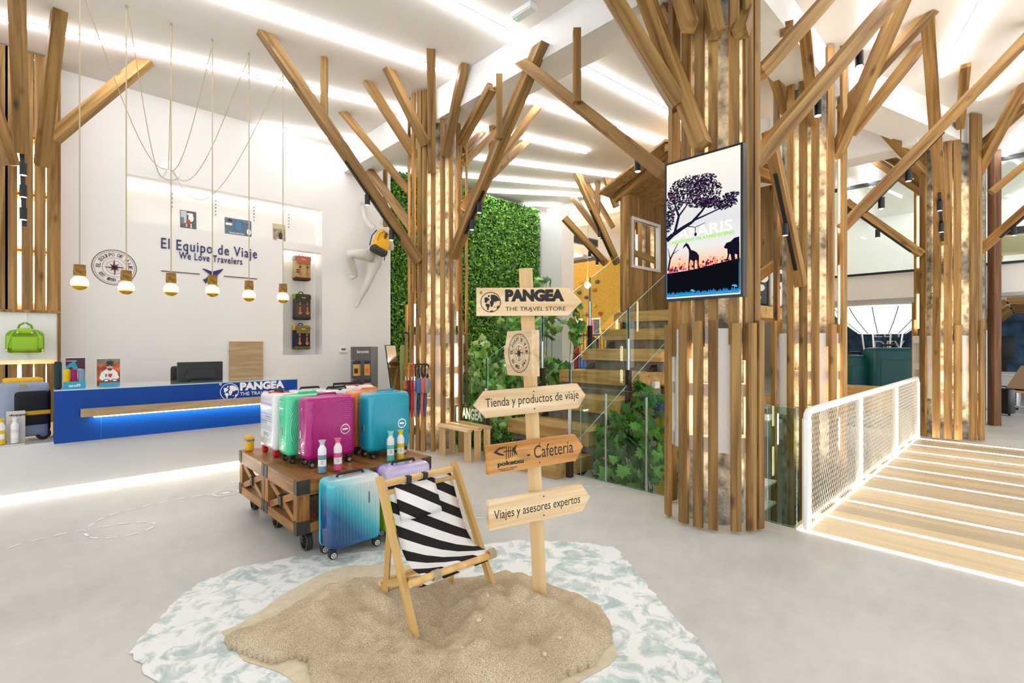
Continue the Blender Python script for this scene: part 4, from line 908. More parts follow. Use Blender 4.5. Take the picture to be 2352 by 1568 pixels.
mb = MB(); mb.add(V, Fc); so = mb.build('sand_heap', sand_mat(), None, 'all'); tag(so, 'low lumpy heap of coarse beige sand under the deckchair', 'sand heap', kind='thing')
def sand_at(x, y):
    i, d = in_poly(np.array([[x]]), np.array([[y]]), SP); return sand_h(x, y, float(d[0,0])) if i[0,0] else 0.0
PEB = MB().ball((0,0,0), .012, 6, (1,.8,.6)).mesh('pebble', mat('shell_cream', 'd8c8a8', .6), 'all')
for i, (px, py) in enumerate(((1062,1500),(1120,1392),(1285,1447),(1100,1440),(900,1462),(1108,1300),(700,1490),(1250,1480))):
    p = onz(px, py, .12); o = bpy.data.objects.new('pebble', PEB); COL.objects.link(o); o.location = (p.x, p.y, sand_at(p.x, p.y)+.003); o.rotation_euler = (0,0,i); s = .7 + .2*(i % 4); o.scale = (s,s,s)
    tag(o, 'small pale shell pebble lying on the coarse sand', 'pebble', 'pebbles on the sand', 'thing')
# ---------------------------------------------------------------- signpost
bp_ = onz(1240, 1352, .13); bp_.z = sand_at(bp_.x, bp_.y) - .02
sp = thing('signpost', 'pale pine signpost with five pointing boards standing in sand', 'signpost', bp_)
dps = bp_.x*SU + bp_.y*CU
topp = at(1207, 617, dps + .02)
stick('post', bp_, topp, .075, .045, W_PINE, sp, up=(-SU, -CU, 0))
LBL = mat('black_lettering', '1c1715', .6)
def board(L, dL, R, dR, h, tipL, tipR, m, t=.03, up=None):
    a, b = at(*L, dL), at(*R, dR); ex = (b-a).normalized(); W = (b-a).length; ey = Vector((0,0,1)); ey = (ey - ex*ey.dot(ex)).normalized()
    poly = [(tipL, -h/2), (W - tipR, -h/2)] + ([(W, 0)] if tipR else []) + [(W - tipR, h/2), (tipL, h/2)] + ([(0, 0)] if tipL else [])
    n = ex.cross(ey)
    # object space: x along the board for its grain
    o = MB().prism(poly, (0,0,0), (1,0,0), (0,1,0), -t).build('board', m)
    M = Matrix.Translation(a) @ Matrix((ex, ey, n)).transposed().to_4x4(); o.parent = sp; M = base(sp).inverted() @ M
    o.rotation_mode = 'QUATERNION'; o.location = M.translation; o.rotation_quaternion = M.to_quaternion()
    for s in (-1, 1): MB().lathe([(.004,0),(.004,.0015)], 8, (W*.5 + .01, s*h*.34, 0)).build('screw', C_DARK, o)
    return o, W
def btext(o, txt, x, y, w, h, bold=.0, m=None): text_mb(txt, (x, y, 0), (1,0,0), (0,1,0), w, h, bold=bold, t=.0008).build('lettering', m or LBL, o)
d1 = dps - .045
o, W = board((1094,693), d1, (1337,692), d1, .153, 0, .075, W_PINEX)
globe_mb((.079,-.002,0), (1,0,0), (0,1,0), .056, .0008).build('globe_logo', LBL, o)
btext(o, 'PANGEA', .158, .0, .325, .068, .07); btext(o, 'THE TRAVEL STORE', .16, -.05, .33, .022)
o, W = board((1158,811), d1 + .1, (1221,811), d1 - .13, .245, .035, 0, W_PINEX, t=.05)
emblem(o, Vector((0,0,0)) + Vector((W*.55,0,0)), (1,0,0), (0,1,0), .108, LBL, .0008) if False else None
def local_emblem(o, W):
    mb = MB(); R = .106; O = (W*.56,0,0)
    for r0, r1 in ((.965,1),(.89,.905),(.53,.545),(.36,.38)): annulus(mb, R*r0, R*r1, O, (1,0,0), (0,1,0), .0008, 56)
    for i in range(8):
        a = math.pi/4*i; L = R*(.5 if i % 2 == 0 else .32); s = R*.09; d, e = (math.cos(a), math.sin(a)), (-math.sin(a), math.cos(a))
        flat(mb, [(d[0]*L, d[1]*L), (d[0]*s*.6 + e[0]*s, d[1]*s*.6 + e[1]*s), (0,0)], O, (1,0,0), (0,1,0), .0008)
    for txt, a0, a1, h, fl in (('EL EQUIPO DE VIAJE',178,2,.19,0), ('EST. 1930 - SPAIN',212,328,.17,1)):
        for i, ch in enumerate(txt):
            if ch == ' ': continue
            a = math.radians(a0 + (a1-a0)*i/(len(txt)-1)); rad = Vector((math.cos(a), math.sin(a), 0)); tan = Vector((math.sin(a), -math.cos(a), 0)); x, y, o0 = (-tan, -rad, Vector(O) + rad*(R*.62 + R*h)) if fl else (tan, rad, Vector(O) + rad*R*.62)
            b = text_mb(ch, o0 - x*R*h*.35, x, y, R*h*(.25 if ch in 'I.' else .7), R*h*(.15 if ch in '.-' else 1), t=.0008, bold=.01); mb.add(b.v, b.f)
    mb.build('emblem', LBL, o)
local_emblem(o, W)
o, W = board((1090,932), dps - .17, (1345,907), dps + .06, .14, .06, .05, W_PINEX); btext(o, 'Tienda y productos de viaje', .06, -.03, W - .105, .062)
o, W = board((1121,1058), dps - .2, (1339,1025), dps + .1, .15, 0, .055, W_ORANGE)
btext(o, '- Cafeteria', W*.385, -.025, W*.5, .07); btext(o, 'poketxu', W*.09, -.046, W*.26, .032, .04); btext(o, 'HAWAIIAN FABIQUE\nFRESH BOWLS', W*.09, -.068, W*.19, .017, .01)
fb = MB()
for p in ([(0,.02),(.05,.045),(.1,.045),(.1,.038),(.055,.036),(.03,.022),(.06,.01),(.09,.0),(.085,-.006),(.05,.0)], [(.16,.03),(.2,.05),(.185,.02),(.205,-.018),(.165,.01)]): flat(fb, [(x*.72 + W*.05, y*.9 + .02) for x, y in p], (0,0,0), (1,0,0), (0,1,0), .0008)
for k in range(5): flat(fb, [(W*.05 + .075 + k*.0125, .03 - .038 + .004*k), (W*.05 + .079 + k*.0125, .03 - .038 + .004*k), (W*.05 + .081 + k*.0125, .065 - .004*k), (W*.05 + .077 + k*.0125, .065 - .004*k)], (0,0,0), (1,0,0), (0,1,0), .0009)
flat(fb, [(W*.05+.06,.032),(W*.05+.13,.034),(W*.05+.13,.039),(W*.05+.06,.038)], (0,0,0), (1,0,0), (0,1,0), .001); fb.build('fish_bone_logo', LBL, o)
o, W = board((1123,1186), dps - .2, (1355,1140), dps + .1, .152, 0, .055, W_PINEX); btext(o, 'Viajes y asesores expertos', .03, -.038, W - .1, .062)
# ---------------------------------------------------------------- deckchair
UL, UR = 1.318, 1.818
dc = thing('deckchair', 'small wooden deckchair with black and white striped sling on sand', 'deckchair', ((UL+UR)/2, 2.2, .05))
def stripe_mat():
    m = bpy.data.materials.new('striped_canvas'); m.use_nodes = True; nt = m.node_tree; N = nt.nodes; L = nt.links; b = N['Principled BSDF']
    uv = N.new('ShaderNodeUVMap'); sp_ = N.new('ShaderNodeSeparateXYZ'); L.new(uv.outputs[0], sp_.inputs[0])
    a = N.new('ShaderNodeMath'); a.operation = 'MULTIPLY'; a.inputs[1].default_value = -.62; L.new(sp_.outputs[0], a.inputs[0])
    s = N.new('ShaderNodeMath'); s.operation = 'ADD'; L.new(a.outputs[0], s.inputs[0]); L.new(sp_.outputs[1], s.inputs[1])
    d = N.new('ShaderNodeMath'); d.operation = 'DIVIDE'; d.inputs[1].default_value = .128; L.new(s.outputs[0], d.inputs[0])
    f = N.new('ShaderNodeMath'); f.operation = 'FRACT'; L.new(d.outputs[0], f.inputs[0]); g = N.new('ShaderNodeMath'); g.operation = 'GREATER_THAN'; g.inputs[1].default_value = .5; L.new(f.outputs[0], g.inputs[0])
    mx = N.new('ShaderNodeMix'); mx.data_type = 'RGBA'; mx.inputs[6].default_value = lin('2c2728'); mx.inputs[7].default_value = lin('f2f1f0'); L.new(g.outputs[0], mx.inputs[0]); L.new(mx.outputs[2], b.inputs['Base Color'])
    b.inputs['Roughness'].default_value = .9; b.inputs['Specular IOR Level'].default_value = .15; return m
STR = stripe_mat()
def sling(name, path, x0, x1, parent, off=0, thick=.003, puff=0):
    nx = 8; vs = []; uvs = []; s = 0; pp = None
    for i, (v, z) in enumerate(path):
        if pp: s += math.hypot(v-pp[0], z-pp[1])
        pp = (v, z)
        for k in range(nx+1):
            t = k/nx; vs.append((x0 + (x1-x0)*t, v - puff*math.sin(math.pi*t)*math.sin(math.pi*i/(len(path)-1)), z)); uvs.append((x0 + (x1-x0)*t, s + off))
    fs = [(i*(nx+1)+k, i*(nx+1)+k+1, (i+1)*(nx+1)+k+1, (i+1)*(nx+1)+k) for i in range(len(path)-1) for k in range(nx)]
    mb = MB(); mb.add(vs, fs); o = mb.build(name, STR, parent, 'all', world=True); me = o.data; ul = me.uv_layers.new(name='UVMap')
    for lp in me.loops: ul.data[lp.index].uv = uvs[lp.vertex_index]
    md = o.modifiers.new('thickness', 'SOLIDIFY'); md.thickness = thick if not puff else .02; md.offset = 0; return o
ctrl = [(2.425,.715),(2.40,.66),(2.37,.59),(2.335,.52),(2.30,.455),(2.265,.405),(2.225,.37),(2.18,.35),(2.13,.345),(2.095,.348),(2.072,.33),(2.08,.292),(2.12,.275)]
sling('canvas_sling', ctrl, UL + .045, UR - .03, dc)
sling('head_pillow', [(2.405,.71),(2.385,.67),(2.362,.62),(2.342,.575),(2.328,.545)], UL + .075, UR - .17, dc, off=.03, puff=.03)
for s in (.16, .27): MB().bx(UL + s, 2.40, .705, UL + s + .022, 2.435, .755).build('pillow_strap', C_DARK, dc, world=True)
for u in (UL, UR):
    gz = sand_at(u, 2.08) - .02
    stick('back_leg', (u, 2.075, gz), (u, 2.435, .775), .026, .042, W_DECK, dc)
    ub = u + (.035 if u == UL else -.035); ub2 = u - .03 if u == UL else u + .03
    stick('seat_rail', (ub, 2.075, .33), (ub, 2.44, .19), .024, .036, W_DECK, dc)
    ub2 = u + .004*(1 if u == UL else -1) + (.026 if u == UL else -.026); stick('prop_leg', (ub2, 2.42, sand_at(ub2, 2.42) - .02), (ub2, 2.37, .565), .028, .032, W_DECK, dc)
for (v, z, r, e) in ((2.432,.735,.014,.0), (2.412,.69,.011,.0), (2.43,.2,.013,.0)):
    o = stick('crossbar', (UL - e, v, z), (UR + e, v, z), r*2, r*2, W_DECK, dc)
MB().tube([(UL - .035, 2.07, .335), (UL+.1, 2.07, .335), (UR + .015, 2.07, .32)], .018, 12).build('front_bar', W_DECK, dc, True, world=True)
for u in (UL + .1, UR - .03):
    mb = MB()
    for k in range(5): mb.tube([(u + k*.009 + .0, 2.07 + .022*math.cos(a), .33 + .022*math.sin(a)) for a in [2*math.pi*i/12 for i in range(13)]], .005, 5)
    mb.build('cord_binding', ROPE, dc, True, world=True)
# ================================================================ trolley table
TU0, TU1, TV0, TV1, TZ = 1.285, 2.40, 3.54, 4.94, .53
tt = thing('trolley_table', 'rustic wooden industrial trolley table on iron wheels', 'table', ((TU0+TU1)/2, (TV0+TV1)/2, 0))
IRON = mat('black_iron', '4a4540', .5, .6, bump=.3, bscale=60)
tm = (TV0+TV1)/2; zb_ = .15
for i in range(4):
    a = TU0 + .0 + (TU1-TU0)*i/4
    for v0, v1 in ((TV0, tm - .003), (tm + .003, TV1)): MB().bx(a + .001, v0, TZ - .03, a + (TU1-TU0)/4 - .001, v1, TZ).build('top_board', W_OLDY, tt, world=True)
for v0, v1 in ((TV0, tm - .003), (tm + .003, TV1)):
    for v in (v0, v1 - .05):
        MB().bx(TU0, v, TZ - .11, TU1, v + .05, TZ - .03).build('apron', W_OLDX, tt, world=True); MB().bx(TU0, v, zb_, TU1, v + .05, zb_ + .07).build('lower_rail', W_OLDX, tt, world=True)
    for u in (TU0, TU1 - .05):
        MB().bx(u, v0 + .05, TZ - .11, u + .05, v1 - .05, TZ - .03).build('apron', W_OLDY, tt, world=True); MB().bx(u, v0 + .05, zb_, u + .05, v1 - .05, zb_ + .07).build('lower_rail', W_OLDY, tt, world=True)
        for s in (0, 1):
            a, b = (v0 + .06, v1 - .06); za, zc = zb_ + .07, TZ - .11
            stick('cross_brace', (u + .025 + .002*s, a if s else b, za), (u + .025 + .002*s, b if s else a, zc), .05, .03, W_OLD, tt, up=(1,0,0))
        MB().bx(u - .004, (v0+v1)/2 - .03, (zb_+TZ)/2 - .055, u + .054, (v0+v1)/2 + .03, (zb_+TZ)/2 + .015).build('brace_plate', IRON, tt, world=True)
    for u in (TU0, TU1 - .09):
        for v in (v0, v1 - .08): MB().bx(u + .002, v + .002, zb_ + .07, u + .088, v + .078, TZ - .11).build('post', W_OLD, tt, world=True)
    for i in range(4): MB().bx(TU0 + .06 + (TU1-TU0-.12)*i/4, v0 + .05, zb_ + .05, TU0 + .05 + (TU1-TU0-.12)*(i+1)/4, v1 - .05, zb_ + .065).build('shelf_board', W_OLDY, tt, world=True)
for u, su in ((TU0, -1), (TU1, 1)):
    for v, sv in ((TV0, -1), (TV1, 1), (tm - .04, 0), (tm + .04, 0)):
        for za, zb2 in ((TZ - .1, TZ + .001), (zb_ - .001, zb_ + .09)):
            mb = MB(); mb.bx(min(u + .004*su, u - .002*su), v - .06 if sv > 0 else v - .004 if sv < 0 else v - .03, za, max(u + .004*su, u - .002*su), v + .004 if sv > 0 else v + .06 if sv < 0 else v + .03, zb2)
            if sv: mb.bx(u if su < 0 else u - .09, min(v - .002*sv, v + .004*sv), za, u + .09 if su < 0 else u, max(v - .002*sv, v + .004*sv), zb2)
            pl_ = mb.build('corner_bracket', IRON, tt, world=True)
for u in (TU0 + .1, TU1 - .12):
    for v in (TV0 + .09, tm, TV1 - .1):
        mb = MB(); c = (u, v, .068)
        ringp = [(0.0,)]; R = .068
        for r0, r1, w_ in ((.054, .068, .022),):
            prof = [(r0,-w_),(r1,-w_),(r1,w_),(r0,w_)]
            n_ = 24; o0 = len(mb.v)
            for r, y in prof:
                for k in range(n_): a = 2*math.pi*k/n_; mb.v.append((c[0] + y, c[1] + r*math.cos(a), c[2] + r*math.sin(a)))
            for q in range(4):
                for k in range(n_): k2 = (k+1) % n_; mb.f.append((o0 + q*n_ + k, o0 + q*n_ + k2, o0 + ((q+1) % 4)*n_ + k2, o0 + ((q+1) % 4)*n_ + k))
        wh = mb.build('wheel', IRON, tt, True, world=True)
        mb = MB()
        for k in range(5): a = 2*math.pi*k/5 + .3; mb.beam((c[0], c[1], c[2]), (c[0], c[1] + .058*math.cos(a), c[2] + .058*math.sin(a)), .014, .02, up=(1,0,0))
        mb.lathe([(.016,-.03),(.016,.03)], 12, c, axis=0); mb.build('wheel_spokes', IRON, wh, world=True)
        MB().bx(u - .035, v - .03, .138, u + .035, v + .03, zb_).bx(u - .034, v - .012, .06, u - .028, v + .012, .14).bx(u + .028, v - .012, .06, u + .034, v + .012, .14).build('wheel_fork', IRON, tt, world=True)
text_mb("DE L'INDUSTRIES", (TU0 + .28, TV0, TZ - .075), (1,0,0), (0,0,1), .42, .042, bold=.02, off=.001).build('stencil', LBL, tt, world=True); text_mb('01', (TU1 - .17, TV0, TZ - .07), (1,0,0), (0,0,1), .05, .03, bold=.02, off=.001).build('stencil', LBL, tt, world=True)
# ================================================================ suitcases
def wheels(r, w, d, m_rim, m_tyre=None, R=.024, z=.024):
    for sx in (-1, 1):
        for sy in (-1, 1):
            x, y = sx*(w/2 - .05), sy*(d/2 - .035)
            wh = MB().lathe([(R*.8,-.02),(R,-.015),(R,.015),(R*.8,.02)], 16, (x, y, R), axis=0 if False else 1).build('wheel', m_tyre or RUBBER, r, True)
            MB().lathe([(R*.62,-.0215),(R*.62,.0215)], 14, (x, y, R), axis=1).build('hub', m_rim, wh)
            MB().rbox((x, y + .0, R*2 + .006), (.045,.045,.03), .01).build('wheel_mount', m_tyre or RUBBER, r, True)
RIDGE_CACHE = {}
def sound_case(label, u, v, col, rz=0, w=.40, d=.22, h=.55, group='hard-shell cases on the trolley', z=TZ):
    r = thing('suitcase', label, 'suitcase', (u, v, z + .001), rz, group); m = mat('shell_' + col, col, .28, coat=.4)
    z0 = .055
    MB().rbox((0,0,(z0+h)/2), (w,d,h-z0), .05, 5).build('shell', m, r, True)
    key = (w,d,h)
    if key not in RIDGE_CACHE:
        mb = MB(); cx, cz = w*.26, z0 + (h-z0)*.45; mx_, mz0, mz1 = w/2 - .03, z0 + .03, h - .03
        R = .055
        while R < .5:
            run = []; n = max(24, int(R*260))
            for i in range(n+1):
                a = 2*math.pi*i/n; x, zz = cx + R*math.cos(a), cz + R*math.sin(a)
                if abs(x) < mx_ and mz0 < zz < mz1: run.append((x, -d/2 + .0005, zz))
                else:
                    if len(run) > 2: mb.tube(run, .0046, 4, False)
                    run = []
            if len(run) > 2: mb.tube(run, .0046, 4, False)
            R += .0155
        sd = MB(); zz = z0 + .05
        while zz < h - .05:
            for sx in (-1, 1): sd.bx(sx*w/2 - .003, -d/2 + .05, zz - .003, sx*w/2 + .003, -.02, zz + .003); sd.bx(sx*w/2 - .003, .02, zz - .003, sx*w/2 + .003, d/2 - .05, zz + .003)
            zz += .0155
        RIDGE_CACHE[key] = (mb, sd)
    a, b = RIDGE_CACHE[key]
    tag(a.build('front_ridges', m, r, 'all'), kind='stuff'); tag(b.build('side_ridges', m, r), kind='stuff')
    MB().rbox((0,0,(z0+h)/2), (w+.004,.018,h-z0+.004), .006, 2, lambda q: (q[0], q[1], q[2])).build('zip_band', m, r, True) if False else None
    mb = MB(); annulus(mb, .034, .039, (w*.26,-d/2-.0045,z0+(h-z0)*.45), (1,0,0), (0,0,1), .001); mb.bx(w*.26-.022,-d/2-.005,z0+(h-z0)*.45-.006,w*.26+.022,-d/2-.003,z0+(h-z0)*.45+.006); mb.build('emblem_ring', CHROME, r)
    MB().tube([(-.08,0,h-.004),(-.07,0,h+.014),(.07,0,h+.014),(.08,0,h-.004)], .009).build('carry_handle', m, r, True)
    MB().bx(-w/2-.008,-.015,z0+.17,-w/2+.001,.015,z0+.23).build('lock', CHROME, r); wheels(r, w, d, CHROME); return r
sound_case('magenta hard-shell suitcase with circular ridges on trolley', 1.66, 3.93, 'b5077f')
sound_case('mint green hard-shell suitcase behind the magenta one', 1.60, 4.18, '4fdca4')
sound_case('turquoise hard-shell suitcase with circular ridges on trolley', 2.145, 3.87, '10a9c4')
sound_case('orange hard-shell suitcase behind the turquoise one', 2.13, 4.12, 'f08a3c')
def smooth_case(label, u, v, rz, strap, rim, z=TZ, h=.54, w=.38, d=.21, printed=False, group='hard-shell cases on the trolley'):
    r = thing('suitcase', label, 'suitcase', (u, v, z + .001), rz, group); m = mat('shell_white', 'f0f0f2', .2, coat=.6)
    MB().rbox((0,0,(.055+h)/2), (w,d,h-.055), .045, 5).build('shell', m, r, True)
    MB().rbox((0,0,h-.002), (w*.5,.05,.012), .004).build('strap_plate', strap, r, True); MB().tube([(-.09,0,h),(-.08,0,h+.018),(.08,0,h+.018),(.09,0,h)], .01).build('carry_handle', RUBBER, r, True)
    MB().bx(-.012,-d/2+.02,h-.004,.012,d/2-.02,h+.006).build('strap', strap, r)
    if printed:
        P1, P2 = mat('print_lilac', '8a86c8'), mat('print_sky', '6fb0cc')
        O = (-w/2+.05, -d/2-.0005, 0); y0 = .12
        for i, (z0_, hh, mm) in enumerate(((.45,.004,P1),(.44,.004,P1),(.36,.003,C_GREY),(.30,.003,C_GREY))): MB().bx(-w/2+.05,-d/2-.001,z0_,w/2-.05,-d/2+.002,z0_+hh).build('print', mm, r)
        text_mb('BAO', (-.06,-d/2,.17), (1,0,0), (0,0,1), .13, .035, off=.001).build('print_lettering', P2, r); text_mb('B I I', (-.14,-d/2,.27), (1,0,0), (0,0,1), .14, .035, off=.001).build('print_lettering', P2, r)
        text_mb('o/o-o/o-o/o-o\nooo-oo-oooo-oo\no-oo-oooo-oo-oo\noo-oooo-oo-ooo', (-.14,-d/2,.11), (1,0,0), (0,0,1), .28, .045, off=.001).build('print_pattern', C_GREY, r); text_mb('oooooooooooooo\no-o-o-o-o-o-o-o\noooooooooooooo', (-.14,-d/2,.225), (1,0,0), (0,0,1), .28, .035, off=.001).build('print_pattern', C_GREY, r); text_mb('ooooooooo\no-o-o-o-o', (-.02,-d/2,.315), (1,0,0), (0,0,1), .16, .03, off=.001).build('print_pattern', C_GREY, r)
    wheels(r, w, d, rim, rim if printed else None); return r
REDP = mat('red_plastic', 'cc1830', .35)
smooth_case('white printed suitcase with red wheels at the trolley corner', 1.50, 4.56, -math.pi/2, REDP, REDP, printed=True)
smooth_case('plain white suitcase behind the mint green one', 1.80, 4.64, 0, mat('strap_white', 'e2e2e4'), CHROME)
smooth_case('plain white suitcase with black handle behind the magenta one', 1.95, 4.40, 0, BLACK, CHROME, h=.55, w=.28)
smooth_case('white suitcase with red straps behind the orange one', 2.20, 4.58, 0, REDP, CHROME, h=.56)
o = thing('tote_bag', 'black and red bag behind the orange suitcase', 'bag', (2.2, 4.82, TZ + .001)); MB().rbox((0,0,.26), (.36,.14,.5), .05, 3).build('body', REDP, o, True); MB().tube([(-.1,0,.49),(-.09,0,.56),(.09,0,.56),(.1,0,.49)], .012).build('handle', RUBBER, o, True)
o = thing('yellow_pouch', 'small yellow pouch at the back edge of trolley', 'bag', (1.345, 4.86, TZ + .001)); MB().rbox((0,0,.07), (.06,.1,.14), .02, 3).build('body', mat('yellow_cordura', 'e6b020'), o, True); MB().rbox((0,0,.1), (.065,.105,.025), .01).build('band', C_GREY, o, True)
def ribbed_case(label, u, v, mfront, mside, w, d, h, zb):
    r = thing('suitcase', label, 'suitcase', (u, v, .007), 0, 'gradient suitcases on the floor')
    MB().rbox((0,.0,(.05+h)/2), (w,d,h-.05), .05, 5).build('shell', mfront, r, True)
    MB().rbox((0,d*.28,(.05+h)/2), (w+.006,d*.46,h-.05+.004), .05, 4).build('rear_shell', mside, r, True)
    mb = MB(); n = 14
    for i in range(n): x = -w/2 + .06 + (w-.11)*i/(n-1); mb.tube([(x,-d/2+.002,.1),(x,-d/2+.0,.11),(x,-d/2+.0,h-.06),(x,-d/2+.003,h-.05)], .006, 5)
    tag(mb.build('ribs', mfront, r, 'all'), kind='stuff')
    MB().tube([(-.1,0,h-.002),(-.09,0,h+.02),(.09,0,h+.02),(.1,0,h-.002)], .011).build('carry_handle', RUBBER, r, True)
    MB().bx(.09,-d/2-.003,h-.2,.1,-d/2+.002,h-.12).build('name_plate', C_GREY, r)
    mb = MB()
    for sx in (-1, 1):
        for sy in (-1, 1):
            x, y = sx*(w/2-.035), sy*(d/2-.035); MB().rbox((x,y,.045), (.05,.05,.05), .012).build('wheel_mount', RUBBER, r, True)
            wh = MB().lathe([(.022,-.02),(.027,-.015),(.027,.015),(.022,.02)], 16, (x,y-.005,.027), axis=1).build('wheel', RUBBER, r, True); q = MB(); annulus(q, .013, .019, (x,y-.0255,.027), (1,0,0), (0,0,1), .001, 20)
            for k in range(5): a = 2*math.pi*k/5; flat(q, [(.003*math.sin(a), -.003*math.cos(a)), (.015*math.cos(a)+.002*math.sin(a), .015*math.sin(a)-.002*math.cos(a)), (.015*math.cos(a)-.002*math.sin(a), .015*math.sin(a)+.002*math.cos(a)), (-.003*math.sin(a), .003*math.cos(a))], (x,y-.0255,.027), (1,0,0), (0,0,1), .001)
            q.build('wheel_trim', C_WHITE, wh)
    return r
gb = ramp2('ocean_fade', (.72, 0, .69), [(-.06,'0d3d78'),(.1,'10679f'),(.2,'35b9cf'),(.3,'a6dde2'),(.4,'dfe3e6')], .18, coat=.8)
ribbed_case('blue and white gradient ribbed suitcase standing before the trolley', 1.615, 3.41, gb, mat('aqua_shell', '2ec4d6', .25, coat=.5), .40, .21, .54, 0)
gy = ramp2('lime_fade', (.0, 0, 1.0), [(.06,'b9d80a'),(.3,'c6dd20'),(.42,'d9d8e6'),(.54,'c9b8e6')], .18, coat=.8)
ribbed_case('lime and lilac gradient ribbed suitcase behind the deckchair', 2.06, 3.42, gy, mat('violet_shell', '6a4fc0', .25, coat=.5), .40, .21, .55, 0)
# bottles on the trolley
for (px, py, c, lab) in ((740,1089,'6f93ae','slate blue drinking bottle in front of the magenta suitcase'), (776,1083,'e8558f','pink drinking bottle in front of the magenta suitcase'), (897,1062,'5fcfb6','mint drinking bottle in front of the turquoise suitcase'), (920,1058,'e6c414','yellow drinking bottle in front of the turquoise suitcase')):
    p = onz(px, py - 3, TZ); bottle('drinking_bottle', lab, 'bottle', (p.x, p.y, TZ + .001), .245, 'f4f4f4', {'6f93ae':'c9d4d8','e8558f':'f07f9c','5fcfb6':'9fe6d4','e6c414':'f2d420'}[c], c, 'drinking bottles on the trolley')
# ---------------------------------------------------------------- dashed trail on the floor
TR = mat('white_floor_paint', 'fafafa', .5)
tr = thing('floor_trail', 'white dashed travel trail painted across the concrete floor', 'floor marking', onz(270, 1210))
def dash(a, b, wd=.022):
    p, q = onz(*a), onz(*b); d = (q-p).normalized(); n = Vector((-d.y, d.x, 0))*wd/2; p.z = q.z = .003
    MB().add([p-n, q-n, q+n, p+n], [(0,1,2,3)]).build('dash', TR, tr, world=True)
for x0, y0, x1, y1 in ((66,983,188,946),(268,923,389,894),(464,878,583,851),(661,836,762,818),(738,838,772,812),(772,795,820,766),(840,746,910,717),(954,699,1037,674),(1093,658,1183,635),(1240,622,1328,603),(1386,590,1472,571),(1528,559,1612,546),(1668,536,1748,523),(1806,517,1860,510),(848,803,955,786),(1028,775,1128,764),(1190,758,1280,754),(1322,760,1356,775),(1338,798,1268,830),(1204,850,1098,874),(1024,884,916,898),(858,897,782,890),(765,878,738,855)):
    dash((x0/3.794, 1000 + y0/3.794), (x1/3.794, 1000 + y1/3.794))
p = onz(519, 1132); p.z = .003
mb = MB(); annulus(mb, .1, .115, p, (1,0,0), (0,1,0), 0, 32); flat(mb, ring2(.035), p, (1,0,0), (0,1,0), 0); mb.build('stop_ring', TR, tr, world=True)
text_mb('ESTAMBUL', onz(531,1110) + Vector((0,0,.003)), (1,-.35,0), (.35,1,0), .45, .09, t=0).build('lettering', TR, tr, world=True)
tr2 = thing('floor_trail', 'short white dashed trail pieces near the deckchair and stair', 'floor marking', onz(1100, 1190))
tr = tr2
for a in ((1342,1117,1357,1117),(1370,1117,1385,1116),(1395,1117,1410,1118),(1083,1178,1090,1185),(1092,1190,1110,1189),(1090,1206,1086,1212),(1085,1214,1080,1220),(1040,1169,1052,1169),(1055,1197,1066,1197),(1058,1232,1066,1227),(866,1268,890,1266),(900,1265,915,1264)):
    dash(a[:2], a[2:])
# ================================================================ green leaf wall
def leaf_wall():
    rng = np.random.default_rng(4); n = 46000; U0, U1, Z0, Z1 = gu + .09, 9.24, -1.2, CZ - .08
    x = rng.uniform(U0, U1, n); z = rng.uniform(Z0, Z1, n); y = WV + .17 - rng.uniform(.0, .09, n)
    s = rng.uniform(.016, .03, n); a = rng.uniform(0, 2*np.pi, n); t1_ = rng.normal(0, .55, n); t2_ = rng.normal(0, .55, n)
    dx, dz = np.cos(a), np.sin(a)
    P = np.zeros((n, 4, 3)); C0 = np.stack([x, y, z], 1); A = np.stack([dx, -t1_, dz], 1)*s[:,None]*1.3; Bv = np.stack([-dz, -t2_, dx], 1)*s[:,None]*.75
    P[:,0] = C0 - A; P[:,1] = C0 + Bv; P[:,2] = C0 + A; P[:,3] = C0 - Bv; P[:,1,1] -= .008; P[:,3,1] -= .008
    me = bpy.data.meshes.new('leaf_cladding'); me.vertices.add(n*4); me.vertices.foreach_set('co', P.reshape(-1)); me.loops.add(n*4); me.polygons.add(n)
    me.loops.foreach_set('vertex_index', np.arange(n*4, dtype=np.int32)); me.polygons.foreach_set('loop_start', np.arange(0, n*4, 4, dtype=np.int32)); me.polygons.foreach_set('loop_total', np.full(n, 4, np.int32))
    me.update(calc_edges=True)
    ca = me.color_attributes.new('leaf', 'FLOAT_COLOR', 'CORNER'); g = rng.uniform(0, 1, n); pal = np.array([lin('22480c'), lin('468216'), lin('86c03c')]); k = np.clip(g*2, 0, 1.999); i0 = k.astype(int); f = (k - i0)[:,None]
    cc = pal[i0]*(1-f) + pal[np.minimum(i0+1, 2)]*f; ca.data.foreach_set('color', np.repeat(cc, 4, 0).astype(np.float32).reshape(-1))
    m = bpy.data.materials.new('boxwood_leaf'); m.use_nodes = True; b = m.node_tree.nodes['Principled BSDF']; at_ = m.node_tree.nodes.new('ShaderNodeAttribute'); at_.attribute_name = 'leaf'
    m.node_tree.links.new(at_.outputs['Color'], b.inputs['Base Color']); b.inputs['Roughness'].default_value = .4; me.materials.append(m)
    o = bpy.data.objects.new('leaf_cladding', me); COL.objects.link(o); return o
gw = thing('green_wall', 'tall living wall of small bright green leaves', 'green wall', (7, WV + .1, -1.2))
o = leaf_wall(); o.parent = gw; o.data.transform(base(gw).inverted()); o['kind'] = 'stuff'
MB().bx(gu + .02, WV + .23, -1.2, 9.28, WV + .27, CZ - .06).build('backing', mat('dark_moss', '1c3a0c', .9), gw, world=True)
